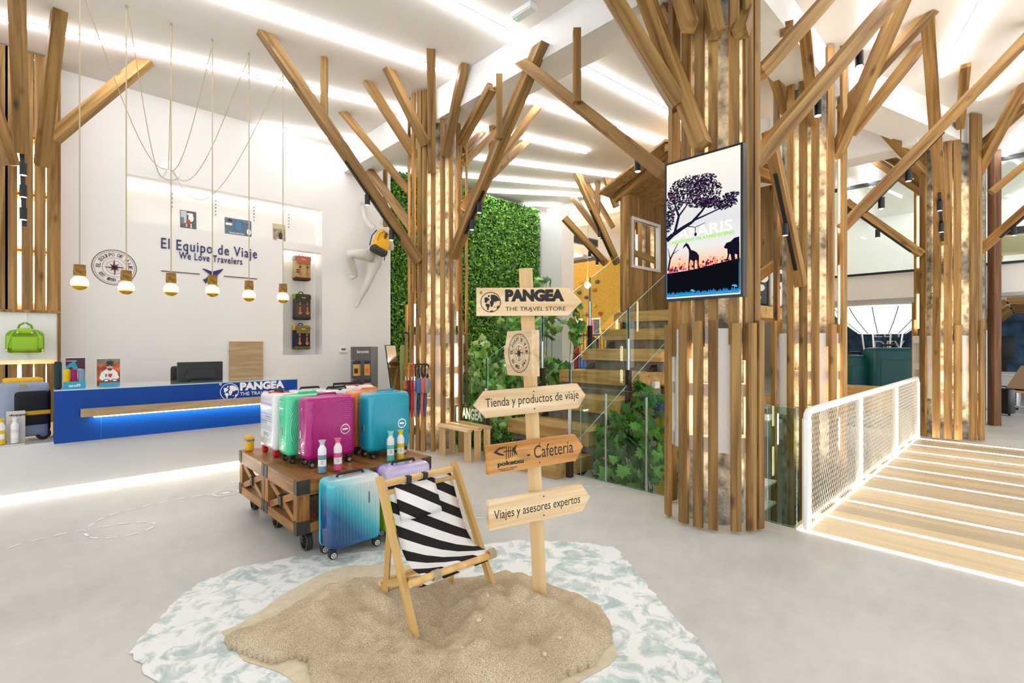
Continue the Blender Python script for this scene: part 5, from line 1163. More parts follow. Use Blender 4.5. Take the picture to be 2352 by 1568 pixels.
# ================================================================ accessory rack, mirror, umbrellas, bench
a, b = onv(809, 900, 7.9), onv(868, 900, 7.9); rt = onv(840, 796, 7.9).z
rk = thing('accessory_rack', 'dark grey accessory rack with rows of yellow packets', 'display rack', ((a.x+b.x)/2, 7.95, 0))
RKM = mat('rack_grey', '6a6a6c', .5); MB().bx(a.x, 7.9, .03, b.x - .13, 7.96, rt).build('panel', RKM, rk, world=True); MB().bx(b.x - .13, 7.9, .03, b.x, 8.12, rt).build('side_panel', mat('rack_grey_light', '858688', .45), rk, world=True); MB().bx(a.x - .04, 7.8, 0, b.x + .04, 8.15, .03).build('base', RKM, rk, world=True)
text_mb('Samsonite', (a.x + .08, 7.9, rt - .11), EXU, EYZ, .22, .055, bold=.02, off=.001).build('lettering', WHT, rk, world=True)
PK, PKD, PKO = mat('packet_yellow', 'dca646', .6), mat('packet_navy', '2c2648', .6), mat('packet_orange', 'e87a3c', .6)
rows = [(['l','l','l','l'],0,rt-.24,'top left'), (['r'],1,rt-.24,'top right'), (['l','l','l'],0,rt-.56,'second left'), (['r','r','r'],1,rt-.56,'second right'), (['l','l','l'],0,rt-.88,'third left'), (['r'],1,rt-.88,'third right'), (['l','l'],0,rt-1.18,'lowest left'), (['r'],1,rt-1.18,'lowest right')]
for lst, side, z, nm in rows:
    xx = a.x - .02 + side*.2
    MB().tube([(xx, 7.9, z + .01), (xx, 7.72, z + .005), (xx, 7.71, z + .02)], .004, 6).build('hook', CHROME, rk, world=True)
    for k in range(len(lst)):
        y = 7.72 + .03*k; x = xx + .025*k; pk = thing('hanging_packet', 'yellow travel accessory packet on the %s hook of the rack' % nm, 'packet', (x, y, z - .2), math.radians(-14), 'packets on the accessory rack')
        MB().bx(-.045, -.006, -.04, .045, .006, .15).build('card', PK, pk); MB().bx(-.045, -.007, .15, -.008, .007, .205).bx(.008, -.007, .15, .045, .007, .205).bx(-.008, -.007, .15, .008, .007, .193).build('header', PKD, pk)
        if k == 0: MB().bx(-.03, -.012, .0, .03, -.0065, .08).build('product', PKO if side else C_DARK, pk)
# mirror
q0, q1 = onv(866, 902, 7.6), onv(893, 902, 7.6)
mr_ = thing('leaning_mirror', 'tall thin mirror in black frame leaning beside the rack', 'mirror', (q0.x + .1, 7.6, 0))
bl, br = Vector((q0.x - .09, 7.25, .02)), Vector((q0.x + .27, 7.25, .02)); tl, tr_ = onv(884, 792, 7.75), onv(909, 792, 7.75)
bl, br = onv(852, 960, 7.45), onv(882, 960, 7.45); bl.z = br.z = .02
bl = Vector((tl.x - .13, 7.12, .02)); br = Vector((tr_.x - .13, 7.12, .02))
ex = (br - bl).normalized(); ey = (tl - bl).normalized(); Wm, Hm = (tr_ - tl).length, (tl - bl).length
MIR = mat('mirror_silver', 'e8eae8', .03, 1)
MB().prism([(0,0),(Wm,0),(Wm,Hm),(0,Hm)], bl, ex, ey, -.012).build('frame', BLACK, mr_, world=True); MB().prism([(.015,.015),(Wm-.015,.015),(Wm-.015,Hm-.015),(.015,Hm-.015)], bl, ex, ey, .002).build('mirror_glass', MIR, mr_, world=True)
# umbrella rail and umbrellas on the column
ru = thing('umbrella_rail', 'short wooden peg rail holding umbrellas on the timber column', 'rail', at(972, 845, 6.75))
ra, rb = at(928, 845, 6.6), at(984, 846, 6.68); stick('peg', ra, rb, .025, .025, W_DECK, ru)
MB().tube([rb, at(990, 843, 6.9)], .015, 8).build('bracket', W_DECK, ru, True, world=True)
ucol = [('wood handled umbrella with tan and brown canopy','8a5a30','b0623a','5a2a26'), ('amber handled umbrella with plum canopy','c88a2c','6a2430','4a1c24'), ('red umbrella with red crook handle','c8281c','c22a2a','a81c20'), ('black handled umbrella with grey canopy','1c1818','9a9698','6a686c'), ('black handled umbrella with dark teal canopy','1a1616','1f4a58','14323e'), ('black handled umbrella with coral canopy','201818','d8706a','b85a56'), ('black handled umbrella with slate grey canopy','181618','56566a','3e3e50')]
def umbrella(label, p, hc, c1, c2, L=.74, crook=True):
    r = thing('umbrella', label + ' hanging on the peg rail', 'umbrella', p, 0, 'umbrellas on the column'); H = mat('umb_' + hc, hc, .4); C_ = mat('umbc_' + c1, c1, .7, bump=.4, bscale=40)
    pts = [(0,0,-.14),(0,0,-.02)] + [(.028 - .028*math.cos(a), 0, .028*math.sin(a)) for a in [math.pi*i/7 for i in range(1, 8)]] + [(.056,0,-.02)]
    MB().tube(pts, .011, 8).build('crook_handle', H, r, True); MB().tube([(0,0,-.14),(0,0,-.2)], .006, 8).build('shaft', CHROME, r)
    mb = MB(); n = 12; prof = [(.016,-.19),(.029,-.22),(.023,-.3),(.028,-.36),(.023,-.5),(.01,-L+.06)]; o0 = len(mb.v)
    for i, (rr, z) in enumerate(prof):
        for k in range(n): aa = 2*math.pi*k/n + z*2; q = rr*(1 + (.22 if k % 2 else -.12)); mb.v.append((q*math.cos(aa), q*math.sin(aa), z))
    for i in range(len(prof)-1):
        for k in range(n): k2 = (k+1) % n; mb.f.append((i*n+k, (i+1)*n+k, (i+1)*n+k2, i*n+k2))
    mb.f.append(tuple(range(n))); mb.f.append(tuple(range(len(prof)*n-1, (len(prof)-1)*n-1, -1)))
    mb.build('folded_canopy', C_, r, True); MB().lathe([(.034,-.33),(.036,-.32),(.034,-.31)], 10).build('tie_band', mat('umb_band_' + c2, c2), r); MB().tube([(0,0,-L+.06),(0,0,-L)], .005, 6).build('ferrule', mat('brass_tip', 'b08a4a', .3, .8), r)
for i, (lab, hc, c1, c2) in enumerate(ucol):
    t = i/6*.8; p = ra.lerp(rb, t + .03) + Vector((-.01, -.03, .03)); umbrella(lab, p, hc, c1, c2)
for i, (nm, c) in enumerate((('blue','4a6a9a'),('salmon','c86a5c'),('silver grey','8a8e98'))):
    p = at(963 + 9.5*i, 868, 6.55); o = thing('folding_umbrella', 'short folded %s travel umbrella at the rail end' % nm, 'umbrella', p, 0, 'umbrellas on the column'); MB().lathe([(.02,0),(.036,-.02),(.04,-.1),(.032,-.19),(.01,-.2)], 12).build('folded_canopy', mat('fold_' + c, c, .7, bump=.4, bscale=50), o, True); MB().lathe([(.014,0),(.016,.03),(.012,.06)], 10).build('handle', BLACK, o, True); MB().tube([(0,0,.05),(.01,0,.12)], .003, 5).build('wrist_loop', BLACK, o)
p = at(929, 775, 6.75); o = thing('umbrella', 'tall olive green umbrella hooked high on the left of column', 'umbrella', p, 0, 'umbrellas on the column')
MB().tube([(-.03,0,-.12)] + [(-.0 + .05*math.cos(math.pi - math.pi*i/8) + .02, 0, .02 + .05*math.sin(math.pi*i/8)) for i in range(9)] + [(.07,0,-.02)], .012, 8).build('crook_handle', BLACK, o, True); MB().lathe([(.025,-.1),(.034,-.12),(.036,-.4),(.026,-.75),(.012,-.78)], 12, (-.03,0,0)).build('folded_canopy', mat('olive_cloth', '7f8440', .7, bump=.3, bscale=40), o, True)
# slatted bench between the column and the glass
bn = thing('slatted_bench', 'low wooden slat bench against the timber column', 'bench', (4.1, 5.3, 0))
for i, u in enumerate((3.88, 4.04, 4.2)):
    stick('seat_slat', (u, 4.86, .40), (u, 5.5, .40), .09, .035, W_PINE, bn); stick('leg', (u, 4.9, 0), (u, 4.9, .382), .085, .06, W_PINE, bn); stick('leg', (u, 5.44, 0), (u, 5.44, .382), .085, .06, W_PINE, bn)
# ================================================================ glass round the stair well
def pane(name, label, pts, m=GLASS, t=.014, group=None, edge=True):
    p = [Vector(q) for q in pts]; n = (p[1]-p[0]).cross(p[2]-p[0]).normalized(); c = sum(p, Vector())/len(p)
    r = thing(name, label, 'glass panel', (c.x, c.y, min(q.z for q in p)), 0, group); k = len(p)
    mb = MB(); mb.add([q - n*t/2 for q in p] + [q + n*t/2 for q in p], [tuple(range(k))[::-1], tuple(range(k, 2*k))]); mb.build('sheet', m, r, world=True)
    mb = MB(); mb.add([q - n*t/2 for q in p] + [q + n*t/2 for q in p], [(i, (i+1) % k, k+(i+1) % k, k+i) for i in range(k)]); mb.build('polished_edge', GEDGE, r, world=True); return r
GU = EDGE - .03
g1 = pane('glass_balustrade', 'clear glass balustrade sheet behind the slatted bench', [(GU,5.12,.02),(GU,5.95,.02),(GU,5.95,1.05),(GU,5.12,1.05)], GLASSG)
text_mb('PANGEA', (GU, 5.72, .42), (0,-1,0), (0,0,1), .5, .16, bold=.04, off=.008).build('etched_lettering', mat('etched_white', 'e6ece8', .6), g1, world=True)
pane('glass_balustrade', 'clear glass balustrade sheet left of the umbrella column', [(GU,6.42,.02),(GU,7.35,.02),(GU,7.35,1.05),(GU,6.42,1.05)], GLASSG)
pane('glass_balustrade', 'clear glass sheet between the stair and the screen column', [(GU,2.4,.02),(GU,3.5,.02),(GU,3.5,1.0),(GU,2.4,1.0)], GLASS)
gg = pane('glass_gate', 'small clear glass sheet clamped beside the white railing', [(GU,1.30,.02),(GU,1.52,.02),(GU,1.52,.98),(GU,1.30,.98)], GLASSG)
MB().bx(GU - .03, 1.5, .86, GU + .03, 1.6, .91).build('clamp', CHROME, gg, world=True)
for v in (2.7, 3.2): o = thing('glass_post', 'slim steel post holding the glass by the stair', 'post', (GU + .06, v, 0), 0, 'slim glass posts'); MB().tube([(GU+.06,v,-.3),(GU+.06,v,.95)], .014, 8).build('rod', CHROME, o, True, world=True)
# ================================================================ stair
SV0, SV1 = 3.6, 5.0
stt = thing('staircase', 'broad stair of thick oak and concrete blocks to the treehouse', 'stairs', (5.5, 4.3, 0))
STEPS = [(4.08,.17),(4.66,.45),(5.19,.77),(5.75,1.09),(6.3,1.41),(6.85,1.73),(7.4,2.05)]
CSTEP = mat('stair_concrete', '857f78', .7, var=.3, vscale=8)
for i, (u, z) in enumerate(STEPS):
    nu = STEPS[i+1][0] if i < 6 else 9.5
    if i < 6: MB().bx(u, SV0, max(0, z - .175) + .001, nu + .1, SV1 if i else 4.82, z).build('oak_tread', W_STEP, stt, world=True)
    else: MB().bx(u, 2.7, z - .175, 9.5, SV1 + .15, z).build('landing', W_STEP, stt, world=True)
    if 0 < i: MB().bx(u + .1, SV0 + .01, STEPS[i-1][1] + .001, nu + .02, SV1 - .01, z - .178).build('concrete_riser', CSTEP, stt, world=True)
    if i in (1, 2, 3): MB().bx(u + .32, SV0 - .05, z - .21, u + .44, SV0 + .2, z - .12).build('steel_bracket', STEELW, stt, world=True)
stick('stringer', (4.5, SV0 + .15, -.1), (7.5, SV0 + .15, 1.75), .08, .2, BROWNST, stt); stick('stringer', (4.5, SV1 - .15, -.1), (7.5, SV1 - .15, 1.75), .08, .2, BROWNST, stt)
NZ = lambda u: .17 + (u - 4.08)*.575
for v, nm, cuts in ((SV0 - .03, 'right', (4.28, 5.45, 6.6, 7.5)), (SV1 + .03, 'left', (4.3, 5.4, 6.55, 7.5))):
    for i in range(3):
        ua, ub = cuts[i] + .03, cuts[i+1] - .03
        pane('stair_glass', ('lowest', 'middle', 'uppermost')[i] + ' sloping glass sheet on the %s side of stair' % nm, [(ua,v,NZ(ua)+.02),(ub,v,NZ(ub)+.02),(ub,v,NZ(ub)+.98),(ua,v,NZ(ua)+.98)], GLASS)
    for i, u in enumerate(cuts):
        o = thing('stair_post', ('first', 'second', 'third', 'top')[i] + ' brown steel post on the %s side of stair' % nm, 'post', (u, v, 0), 0, 'posts of the stair glass'); z = NZ(u)
        MB().bx(u - .03, v - .03, max(0, z - .45), u + .03, v + .03, z + .2).build('steel_foot', BROWNST, o, world=True); MB().tube([(u,v,z+.2),(u,v,z+.6)], .02, 10).build('sleeve', CHROME, o, True, world=True); MB().tube([(u,v,z+.6),(u,v,z+1.0)], .008, 6).build('rod', BLACK, o, True, world=True)
# ================================================================ treehouse
th = thing('treehouse', 'open timber treehouse with gable roof at the stair head', 'treehouse', (8.4, 4.0, 2.05))
HU0, HU1, HV0, HV1, HZ = 7.45, 9.35, 2.9, 5.05, 2.06
EZ, RZ = 4.2, 4.72
wx0, wx1 = onv(1449, 560, HV1).x, onv(1508, 560, HV1).x; wz0, wz1 = 2.93, 3.76
n = 13
for i in range(n):
    a, b = HU0 + (HU1-HU0)*i/n, HU0 + (HU1-HU0)*(i+1)/n - .004
    if a > wx0 - .12 and b < wx1 + .12:
        MB().bx(a, HV1 - .03, HZ, b, HV1, wz0).build('wall_board', W_HOUSE, th, world=True); MB().bx(a, HV1 - .03, wz1, b, HV1, EZ).build('wall_board', W_HOUSE, th, world=True)
    else: MB().bx(a, HV1 - .03, HZ, b, HV1, EZ).build('wall_board', W_HOUSE, th, world=True)
for x0, x1, z0_, z1_ in ((wx0-.05,wx0,wz0-.05,wz1+.05),(wx1,wx1+.05,wz0-.05,wz1+.05),(wx0,wx1,wz0-.05,wz0),(wx0,wx1,wz1,wz1+.05)): MB().bx(x0, HV1-.06, z0_, x1, HV1+.02, z1_).build('window_frame', STEELW, th, world=True)
for i in range(9):
    a, b = HV0 + (HV1-HV0)*i/9, HV0 + (HV1-HV0)*(i+1)/9 - .004; mid = (a+b)/2; zt_ = RZ - abs(mid - 3.98)*.45 - .1
    MB().bx(HU1 - .03, a, HZ, HU1, b, zt_).build('wall_board', W_HOUSE, th, world=True)
for v in (HV1 - .06, HV0 + .06): stick('corner_post', (HU0 + .05, v, HZ), (HU0 + .05, v, EZ + .02), .11, .11, W_STAIN, th)
rm = 3.98
for s, ve in ((1, HV1 + .22), (-1, HV0 - .22)):
    ze = RZ - abs(ve - rm)*.42
    for i in range(8):
        a, b = HU0 - .35 + (HU1 - HU0 + .5)*i/8, HU0 - .35 + (HU1 - HU0 + .5)*(i+1)/8 - .003
        MB().add([(a,rm,RZ),(b,rm,RZ),(b,ve,ze),(a,ve,ze),(a,rm,RZ-.04),(b,rm,RZ-.04),(b,ve,ze-.04),(a,ve,ze-.04)], [(0,1,2,3),(7,6,5,4),(0,4,5,1),(1,5,6,2),(2,6,7,3),(3,7,4,0)] if s < 0 else [(3,2,1,0),(4,5,6,7),(1,5,4,0),(2,6,5,1),(3,7,6,2),(0,4,7,3)]).build('roof_board', W_HOUSE, th, world=True)
    stick('rafter', (HU0 + .0, rm, RZ - .1), (HU0 + .0, ve - .1*s, ze - .1), .07, .12, W_STAIN, th)
stick('ridge_beam', (HU0 - .3, rm, RZ - .12), (HU1, rm, RZ - .12), .07, .12, W_STAIN, th); stick('sill_beam', (HU0, HV0, HZ + .12), (HU0, HV0 + .55, HZ + .12), .1, .2, W_STAIN, th)
stick('window_rail', (wx0 + .1, HV1 + .1, wz0 + .28), (wx1 + .2, HV1 + .1, wz0 + .2), .04, .12, W_HOUSE, th)
# ================================================================ leafy plants
def leaf_mesh(col):
    o = [(0,-.5),(.06,-.2),(.34,-.3),(.3,-.12),(.5,.02),(.33,.1),(.38,.28),(.2,.22),(.14,.36),(0,.55)]; pts = o + [(-x,y) for x, y in o[-2:0:-1]]
    mb = MB(); v = [(x, y, -.12*abs(x) + .05*math.sin(y*5)) for x, y in pts]; k = len(v); mb.add(v + [(0,0,.03)], [(i, (i+1) % k, k) for i in range(k)])
    m = mat('leaf_' + col, col, .45); return mb.mesh('leaf', m, False)
LEAVES = [leaf_mesh(c) for c in ('3f7a22','5f9c34','86bc52','2f5f1c','a9c97c')]
def plant(label, base_p, clusters, nleaf, size, stems, seed, pick=(0,1,2,3,4)):
    r = thing('leafy_plant', label, 'plant', base_p); rnd = random.Random(seed); bp = Vector(base_p)
    for (c, rad, wt) in clusters:
        for k in range(stems):
            e = Vector(c) + Vector([rnd.uniform(-.7,.7)*rad[j] for j in range(3)]); mid = bp.lerp(e, .55) + Vector((rnd.uniform(-.15,.15), rnd.uniform(-.15,.15), .1)); MB().tube([bp, bp.lerp(mid,.5), mid, mid.lerp(e,.5) + Vector((0,0,.04)), e], [.014,.012,.009,.006,.004], 5).build('stem', mat('stem_brown', '5a4a30', .8), r, True, world=True)
    tot = sum(w_ for *_, w_ in clusters)
    inv = base(r).inverted()
    for (c, rad, wt) in clusters:
        for k in range(int(nleaf*wt/tot)):
            while True:
                d = Vector([rnd.uniform(-1,1) for _ in range(3)])
                if d.length < 1: break
            p = Vector(c) + Vector([d[j]*rad[j] for j in range(3)])
            o = bpy.data.objects.new('leaf', LEAVES[rnd.choice(pick)]); COL.objects.link(o); o.parent = r; o.location = inv @ p
            s = size*rnd.uniform(.7, 1.3); o.scale = (s,s,s); o.rotation_euler = (rnd.uniform(.3,1.6), rnd.uniform(-.6,.6), rnd.uniform(-1.9,1.0))
    return r
K = lambda x, y, d: tuple(at(x, y, d))
plant('pale maple-leaved plant growing behind the glass near the bench', (5.2, 5.6, -3.2), [(K(1130,880,7.6),(.45,.45,.35),3),(K(1110,810,7.7),(.3,.3,.25),1),(K(1120,960,7.5),(.4,.4,.35),3),(K(1190,840,7.8),(.3,.3,.25),1.5)], 280, .15, 3, 1, (1,2,4,0,4))
plant('tall leafy plant rising behind the signpost', (6.3, 5.9, -3.2), [(K(1175,750,8.2),(.35,.35,.2),1.6),(K(1255,740,8.4),(.3,.3,.3),1.6),(K(1235,850,8.2),(.4,.35,.35),2),(K(1290,860,8.2),(.25,.25,.25),1.6),(K(1325,740,8.0),(.12,.12,.38),1.3),(K(1240,652,8.5),(.2,.2,.12),.4)], 280, .16, 3, 2, (0,3,1,2,4))
plant('dense dark green ivy hanging below the stair', (5.6, 3.0, -3.2), [(K(1420,1010,5.9),(.3,.25,.32),2),(K(1480,930,6.3),(.28,.25,.3),1.6),(K(1400,1080,5.7),(.3,.3,.25),1.6),(K(1490,1030,5.8),(.3,.3,.4),2.4),(K(1455,1120,5.5),(.3,.25,.3),1.2)], 300, .17, 3, 3, (0,3,0,1,3))
plant('small ivy tuft beside the screen column collar', (4.75, 2.5, -3.2), [(K(1540,1040,4.9),(.12,.12,.12),1),(K(1525,1080,5.1),(.15,.2,.2),1)], 40, .12, 2, 5, (1,0,2))
# ================================================================ portrait screen on the column
TVU = 3.8; v0_, v1_, tz0, tz1 = 2.132, 1.49, 1.853, 3.01
tv = thing('display_screen', 'portrait screen showing a safari sunset poster on the column', 'screen', (TVU, 1.81, tz0))
MB().bx(TVU + .002, v1_, tz0, TVU + .075, v0_, tz1).build('casing', mat('screen_black', '15171c', .35), tv, world=True)
EX, EY = Vector((0,-1,0)), Vector((0,0,1)); Wt, Ht = v0_ - v1_, tz1 - tz0; O_ = Vector((TVU + .002, v0_, tz0)); b_ = .018
def scr(name, col, polys, off, e=1.0):
    mb = MB()
    for p in polys: flat(mb, [(x*Wt, y*Ht) for x, y in p], O_, EX, EY, off)
    return mb.build(name, glow('scr_' + col, col, e), tv, world=True)
mm = ramp2('screen_sky', (0,0,1), [(.0,'e8e2dc'),(.3,'e8b890'),(.42,'d9d8d4'),(.62,'cfd0d2'),(1.157,'f3e8da')], emit=1.0)
flat(MB(), [(b_,b_),(Wt-b_,b_),(Wt-b_,Ht-b_),(b_,Ht-b_)], O_, EX, EY, .002).build('picture_sky', mm, tv, world=True)
rnd = random.Random(9); glowp = []; pinkp = []; gold = []
for i in range(170):
    x = rnd.uniform(.06,.93); y = .205 + .02*x + abs(rnd.gauss(0, .03 if .2 < x < .45 or .55 < x < .8 else .014)); s = rnd.uniform(.008,.02); q = [(x-s,y),(x,y-s*.5),(x+s,y),(x,y+s*.7)]; (glowp if i % 3 == 0 else pinkp if i % 3 == 1 else gold).append(q)
scr('picture_glow', 'ff8a4a', glowp, .003, 1.1); scr('picture_bush', 'f05a7a', pinkp, .0032, 1.0); scr('picture_bush_dark', '5a1c48', gold, .0034, 1)
scr('picture_ground', '0c0d14', [[(.03,.04),(.97,.04),(.97,.25),(.75,.235),(.5,.215),(.3,.205),(.03,.2)]], .004)
gr = []
for i in range(46): x = .035 + .93*i/46; h = rnd.uniform(.012,.03); gr.append([(x,.025),(x+.022,.025),(x+.018,.03+h),(x+.01,.04+h*.9),(x+.002,.03+h*.7)])
scr('picture_grass', '1f8ad0', gr, .0045, 1); scr('picture_border', '2a9ae0', [[(.03,.03),(.036,.03),(.036,.6),(.03,.6)],[(.955,.03),(.962,.03),(.962,.35),(.955,.35)]], .0046); scr('picture_tiny_tree', '4aa8e0', [ell(.38,.065,.025,.006,10), ell(.4,.058,.02,.005,10), [(.385,.04),(.39,.04),(.39,.065),(.385,.065)], ell(.9,.075,.03,.006,10), ell(.92,.068,.02,.005,10), [(.9,.05),(.905,.05),(.905,.075),(.9,.075)]], .0047)
text_mb('SAFARIS', O_ + EX*(Wt*.08) + EY*(Ht*.43), (EX*1 + EY*.02), EY, Wt*.8, Ht*.075, bold=.02, off=.003, t=0).build('picture_lettering', glow('scr_title', 'fbeede', 1.05), tv, world=True)
def limb(pts, ws):
    out = []
    for i in range(len(pts)-1):
        (x0,y0),(x1,y1) = pts[i], pts[i+1]; dx, dy = (x1-x0)*Wt, (y1-y0)*Ht; L = math.hypot(dx,dy); nx, ny = -dy/L/Wt, dx/L/Ht
        out.append([(x0-nx*ws[i],y0-ny*ws[i]),(x1-nx*ws[i+1],y1-ny*ws[i+1]),(x1+nx*ws[i+1],y1+ny*ws[i+1]),(x0+nx*ws[i],y0+ny*ws[i])])
    return out
W_ = .012
tree_l = limb([(.03,.44),(.12,.475),(.25,.51),(.38,.54),(.5,.6),(.6,.66)], [.02,.018,.015,.012,.009,.005]) + limb([(.14,.48),(.2,.6),(.15,.68),(.14,.76)], [.012,.01,.007,.004]) + limb([(.2,.6),(.3,.66),(.38,.72)], [.008,.006,.003]) + limb([(.4,.55),(.55,.57),(.75,.6),(.9,.65)], [.008,.006,.005,.003]) + limb([(.3,.52),(.42,.5),(.55,.52)], [.004,.003,.002]) + limb([(.05,.22),(.08,.3),(.14,.36),(.2,.42)], [.008,.007,.004,.002]) + limb([(.08,.3),(.05,.38)], [.005,.002]) + limb([(.1,.33),(.2,.36)], [.004,.002]) + limb([(.42,.5),(.42,.455)], [.003,.003])
scr('picture_tree', '1a1830', tree_l + [ell(.425,.45,.018,.012,10)], .005)
fl = []
for cx_, cy_, rx_, ry_, nn in ((.3,.77,.25,.1,170),(.55,.73,.2,.09,130),(.15,.72,.12,.08,60),(.45,.82,.25,.04,70),(.62,.65,.14,.03,60),(.8,.62,.14,.035,60),(.86,.67,.1,.02,30),(.08,.6,.06,.06,40),(.05,.55,.04,.05,20),(.5,.66,.16,.03,50)):
    for _ in range(nn*3):
        a = rnd.uniform(0, 6.28); q = math.sqrt(rnd.random()); x, y = cx_ + rx_*q*math.cos(a), cy_ + ry_*q*math.sin(a)
        if .035 < x < .955: s = rnd.uniform(.008,.02); t_ = rnd.uniform(0,6.28); fl.append([(x + s*math.cos(t_+k*2.1), y + s*.55*math.sin(t_+k*2.1)) for k in range(3)])
f1 = scr('picture_foliage', '16152a', fl, .0055); f1['kind'] = 'stuff'
f2 = scr('picture_foliage_tint', '6a3a60', [[(x+.01,y-.006) for x, y in p] for p in fl[::12]], .0056); f2['kind'] = 'stuff'
scr('picture_giraffe', '1c1226', [[(.27,.385),(.3,.4),(.33,.39),(.37,.345),(.4,.34),(.44,.325),(.47,.3),(.47,.27),(.465,.215),(.452,.215),(.452,.26),(.43,.275),(.415,.265),(.412,.21),(.398,.21),(.395,.265),(.36,.28),(.345,.255),(.338,.208),(.326,.208),(.334,.27),(.34,.32),(.335,.35),(.3,.38),(.27,.37),(.25,.36)], [(.295,.4),(.3,.415),(.305,.4)]], .006)
scr('picture_elephant', '140f20', [[(.96,.39),(.9,.385),(.86,.365),(.81,.36),(.78,.335),(.79,.325),(.82,.32),(.825,.28),(.815,.255),(.785,.25),(.78,.258),(.775,.248),(.8,.24),(.83,.245),(.845,.285),(.86,.28),(.875,.22),(.905,.22),(.91,.28),(.935,.275),(.94,.22),(.96,.22)]], .006)
text_mb('CAZADORES DE ATARDECERES', O_ + EX*(Wt*.07) + EY*(Ht*.405), EX + EY*.02, EY, Wt*.83, Ht*.022, bold=.02, off=.0065, t=0).build('picture_lettering', glow('scr_lime', '8fe01e', 1.0), tv, world=True)
MB().bx(TVU + .075, 1.7, 2.2, 3.86, 1.95, 2.7).build('wall_mount', BLACK, tv, world=True)
# ================================================================ lit bridge and white railing
BV1 = 1.33
br_ = thing('bridge_deck', 'pale oak bridge deck laid between glowing floor strips', 'bridge', (7.1, -.5, -.2))
MB().bx(EDGE - .1 + .12, -3, -.2, 10.04, BV1, -.03).build('deck_frame', WHITE, br_, world=True)
for k in range(9):
    a, b = 4.3 + .628*k, 4.3 + .628*(k+1); a = max(a, EDGE + .01)
    for j in range(3):
        aa, bb = a + .02 + (b-a-.04)*j/3, a + .02 + (b-a-.04)*(j+1)/3 - .002; MB().bx(aa, -3, -.03, bb, BV1 - .06, .004).build('plank', W_BRIDGE, br_, world=True)
for k in range(10):
    u = 4.31 + .628*k if k else EDGE + .002; MB().bx(u - .016 if k else EDGE, -3, -.02, u + .016, BV1 - .06 + .04, .0055).build('floor_led', LEDB, br_, world=True)
MB().bx(EDGE, BV1 - .1, -.02, 10.03, BV1 - .075, .006).build('floor_led', LEDB, br_, world=True)
MB().bx(EDGE, BV1 - .03, -.2, 10.03, BV1, .02).build('edge_trim', W_BRIDGE, br_, world=True)
RV = 1.245
rl = thing('railing', 'white tubular railing filled with diamond wire net', 'railing', (7.3, RV, 0)); PU = (4.45, 6.2, 8.18, 10.0); RH = .95
for u in PU: MB().tube([(u,RV,.006),(u,RV,RH - (.06 if u in (PU[0],PU[-1]) else .02))], .035, 12).build('post', STEELW, rl, True, world=True)
MB().tube([(PU[0],RV,RH-.08),(PU[0]+.015,RV,RH-.03),(PU[0]+.06,RV,RH),(7,RV,RH),(PU[-1]-.06,RV,RH),(PU[-1]-.015,RV,RH-.03),(PU[-1],RV,RH-.08)], .03, 12).build('handrail', STEELW, rl, True, world=True)
MB().tube([(PU[0],RV+.03,.05),(PU[-1],RV+.03,.05)], .006, 6).build('bottom_wire', STEELW, rl, True, world=True)
mb = MB(); sp_ = .056; z0_, z1_ = .05, RH - .02; k = -20
while True:
    u = PU[0] + k*sp_
    if u > PU[-1]: break
    for sgn in (1, -1):
        a, b = (u, z0_), (u + (z1_-z0_)*.62, z1_)
        if sgn < 0: a, b = (u, z1_), (u + (z1_-z0_)*.62, z0_)
        ta, tb = 0, 1
        if a[0] < PU[0]: ta = (PU[0]-a[0])/(b[0]-a[0])
        if b[0] > PU[-1]: tb = (PU[-1]-a[0])/(b[0]-a[0])
        if ta < tb:
            f = lambda t: (a[0]+(b[0]-a[0])*t, RV + (.004 if sgn > 0 else -.004), a[1]+(b[1]-a[1])*t); mb.tube([f(ta), f(tb)], .0019, 4, False)
    k += 1
tag(mb.build('wire_net', mat('net_wire', 'e9e4da', .5), rl, world=True), kind='stuff')
for nm_, a_, b_ in (('nearer', EDGE + .05, 6.5), ('farther', 7.5, 9.9)):
    ib = MB()
    for y0, y1, z0_, z1_ in ((2.15,2.35,-.20,-.175),(2.15,2.35,-.46,-.435),(2.24,2.26,-.435,-.2)): ib.bx(a_, y0, z0_, b_, y1, z1_)
    tag(ib.build('steel_girder', STEELW), nm_ + ' white steel girder beside the column in the stair well', 'girder', 'white girders in the stair well', 'thing')
# ================================================================ far area: climbing wall, cage shelves
OSB = mat('osb_board', 'dba238', .75, bump=.3, bscale=40, var=.28, vscale=26)
cw = thing('climbing_wall', 'yellow chipboard climbing wall with coloured holds behind the plants', 'climbing wall', (14.2, 10, 0)); MB().bx(14.0, 6, 0, 14.2, 14.5, 4.4).build('panel', OSB, cw, world=True)
for i, (px, py, c) in enumerate(((1336,650,'d08a20'),(1373,647,'4a5a48'),(1366,666,'d8602a'),(1331,672,'566048'),(1348,683,'3c3a5a'),(1334,706,'d06a28'),(1366,702,'d8b818'),(1348,722,'b04a24'),(1380,720,'b0402a'),(1299,732,'b84a24'),(1304,763,'c87a28'),(1382,764,'e0b818'),(1340,768,'c86a20'))):
    p = onu(px, py, 13.99); MB().ball((p.x - .03, p.y, p.z), .09, 7, (.6,1,.75)).build('hold', mat('hold_' + c, c, .6), cw, True, world=True)
cg = thing('cage_shelf', 'black wire cage shelf with bags before the climbing wall', 'shelf', onz(1340, 900, 0) if False else (11.6, 8.6, 0))
CU_ = 11.6; ya, yb = onu(1395, 800, CU_).y, onu(1290, 800, CU_).y
for i in range(15): v = ya + (yb-ya)*i/14; MB().tube([(CU_,v,.0),(CU_,v,1.75 + .12*(i in (5,6,7)))], .012, 5).build('bar', BLACK, cg, world=True)
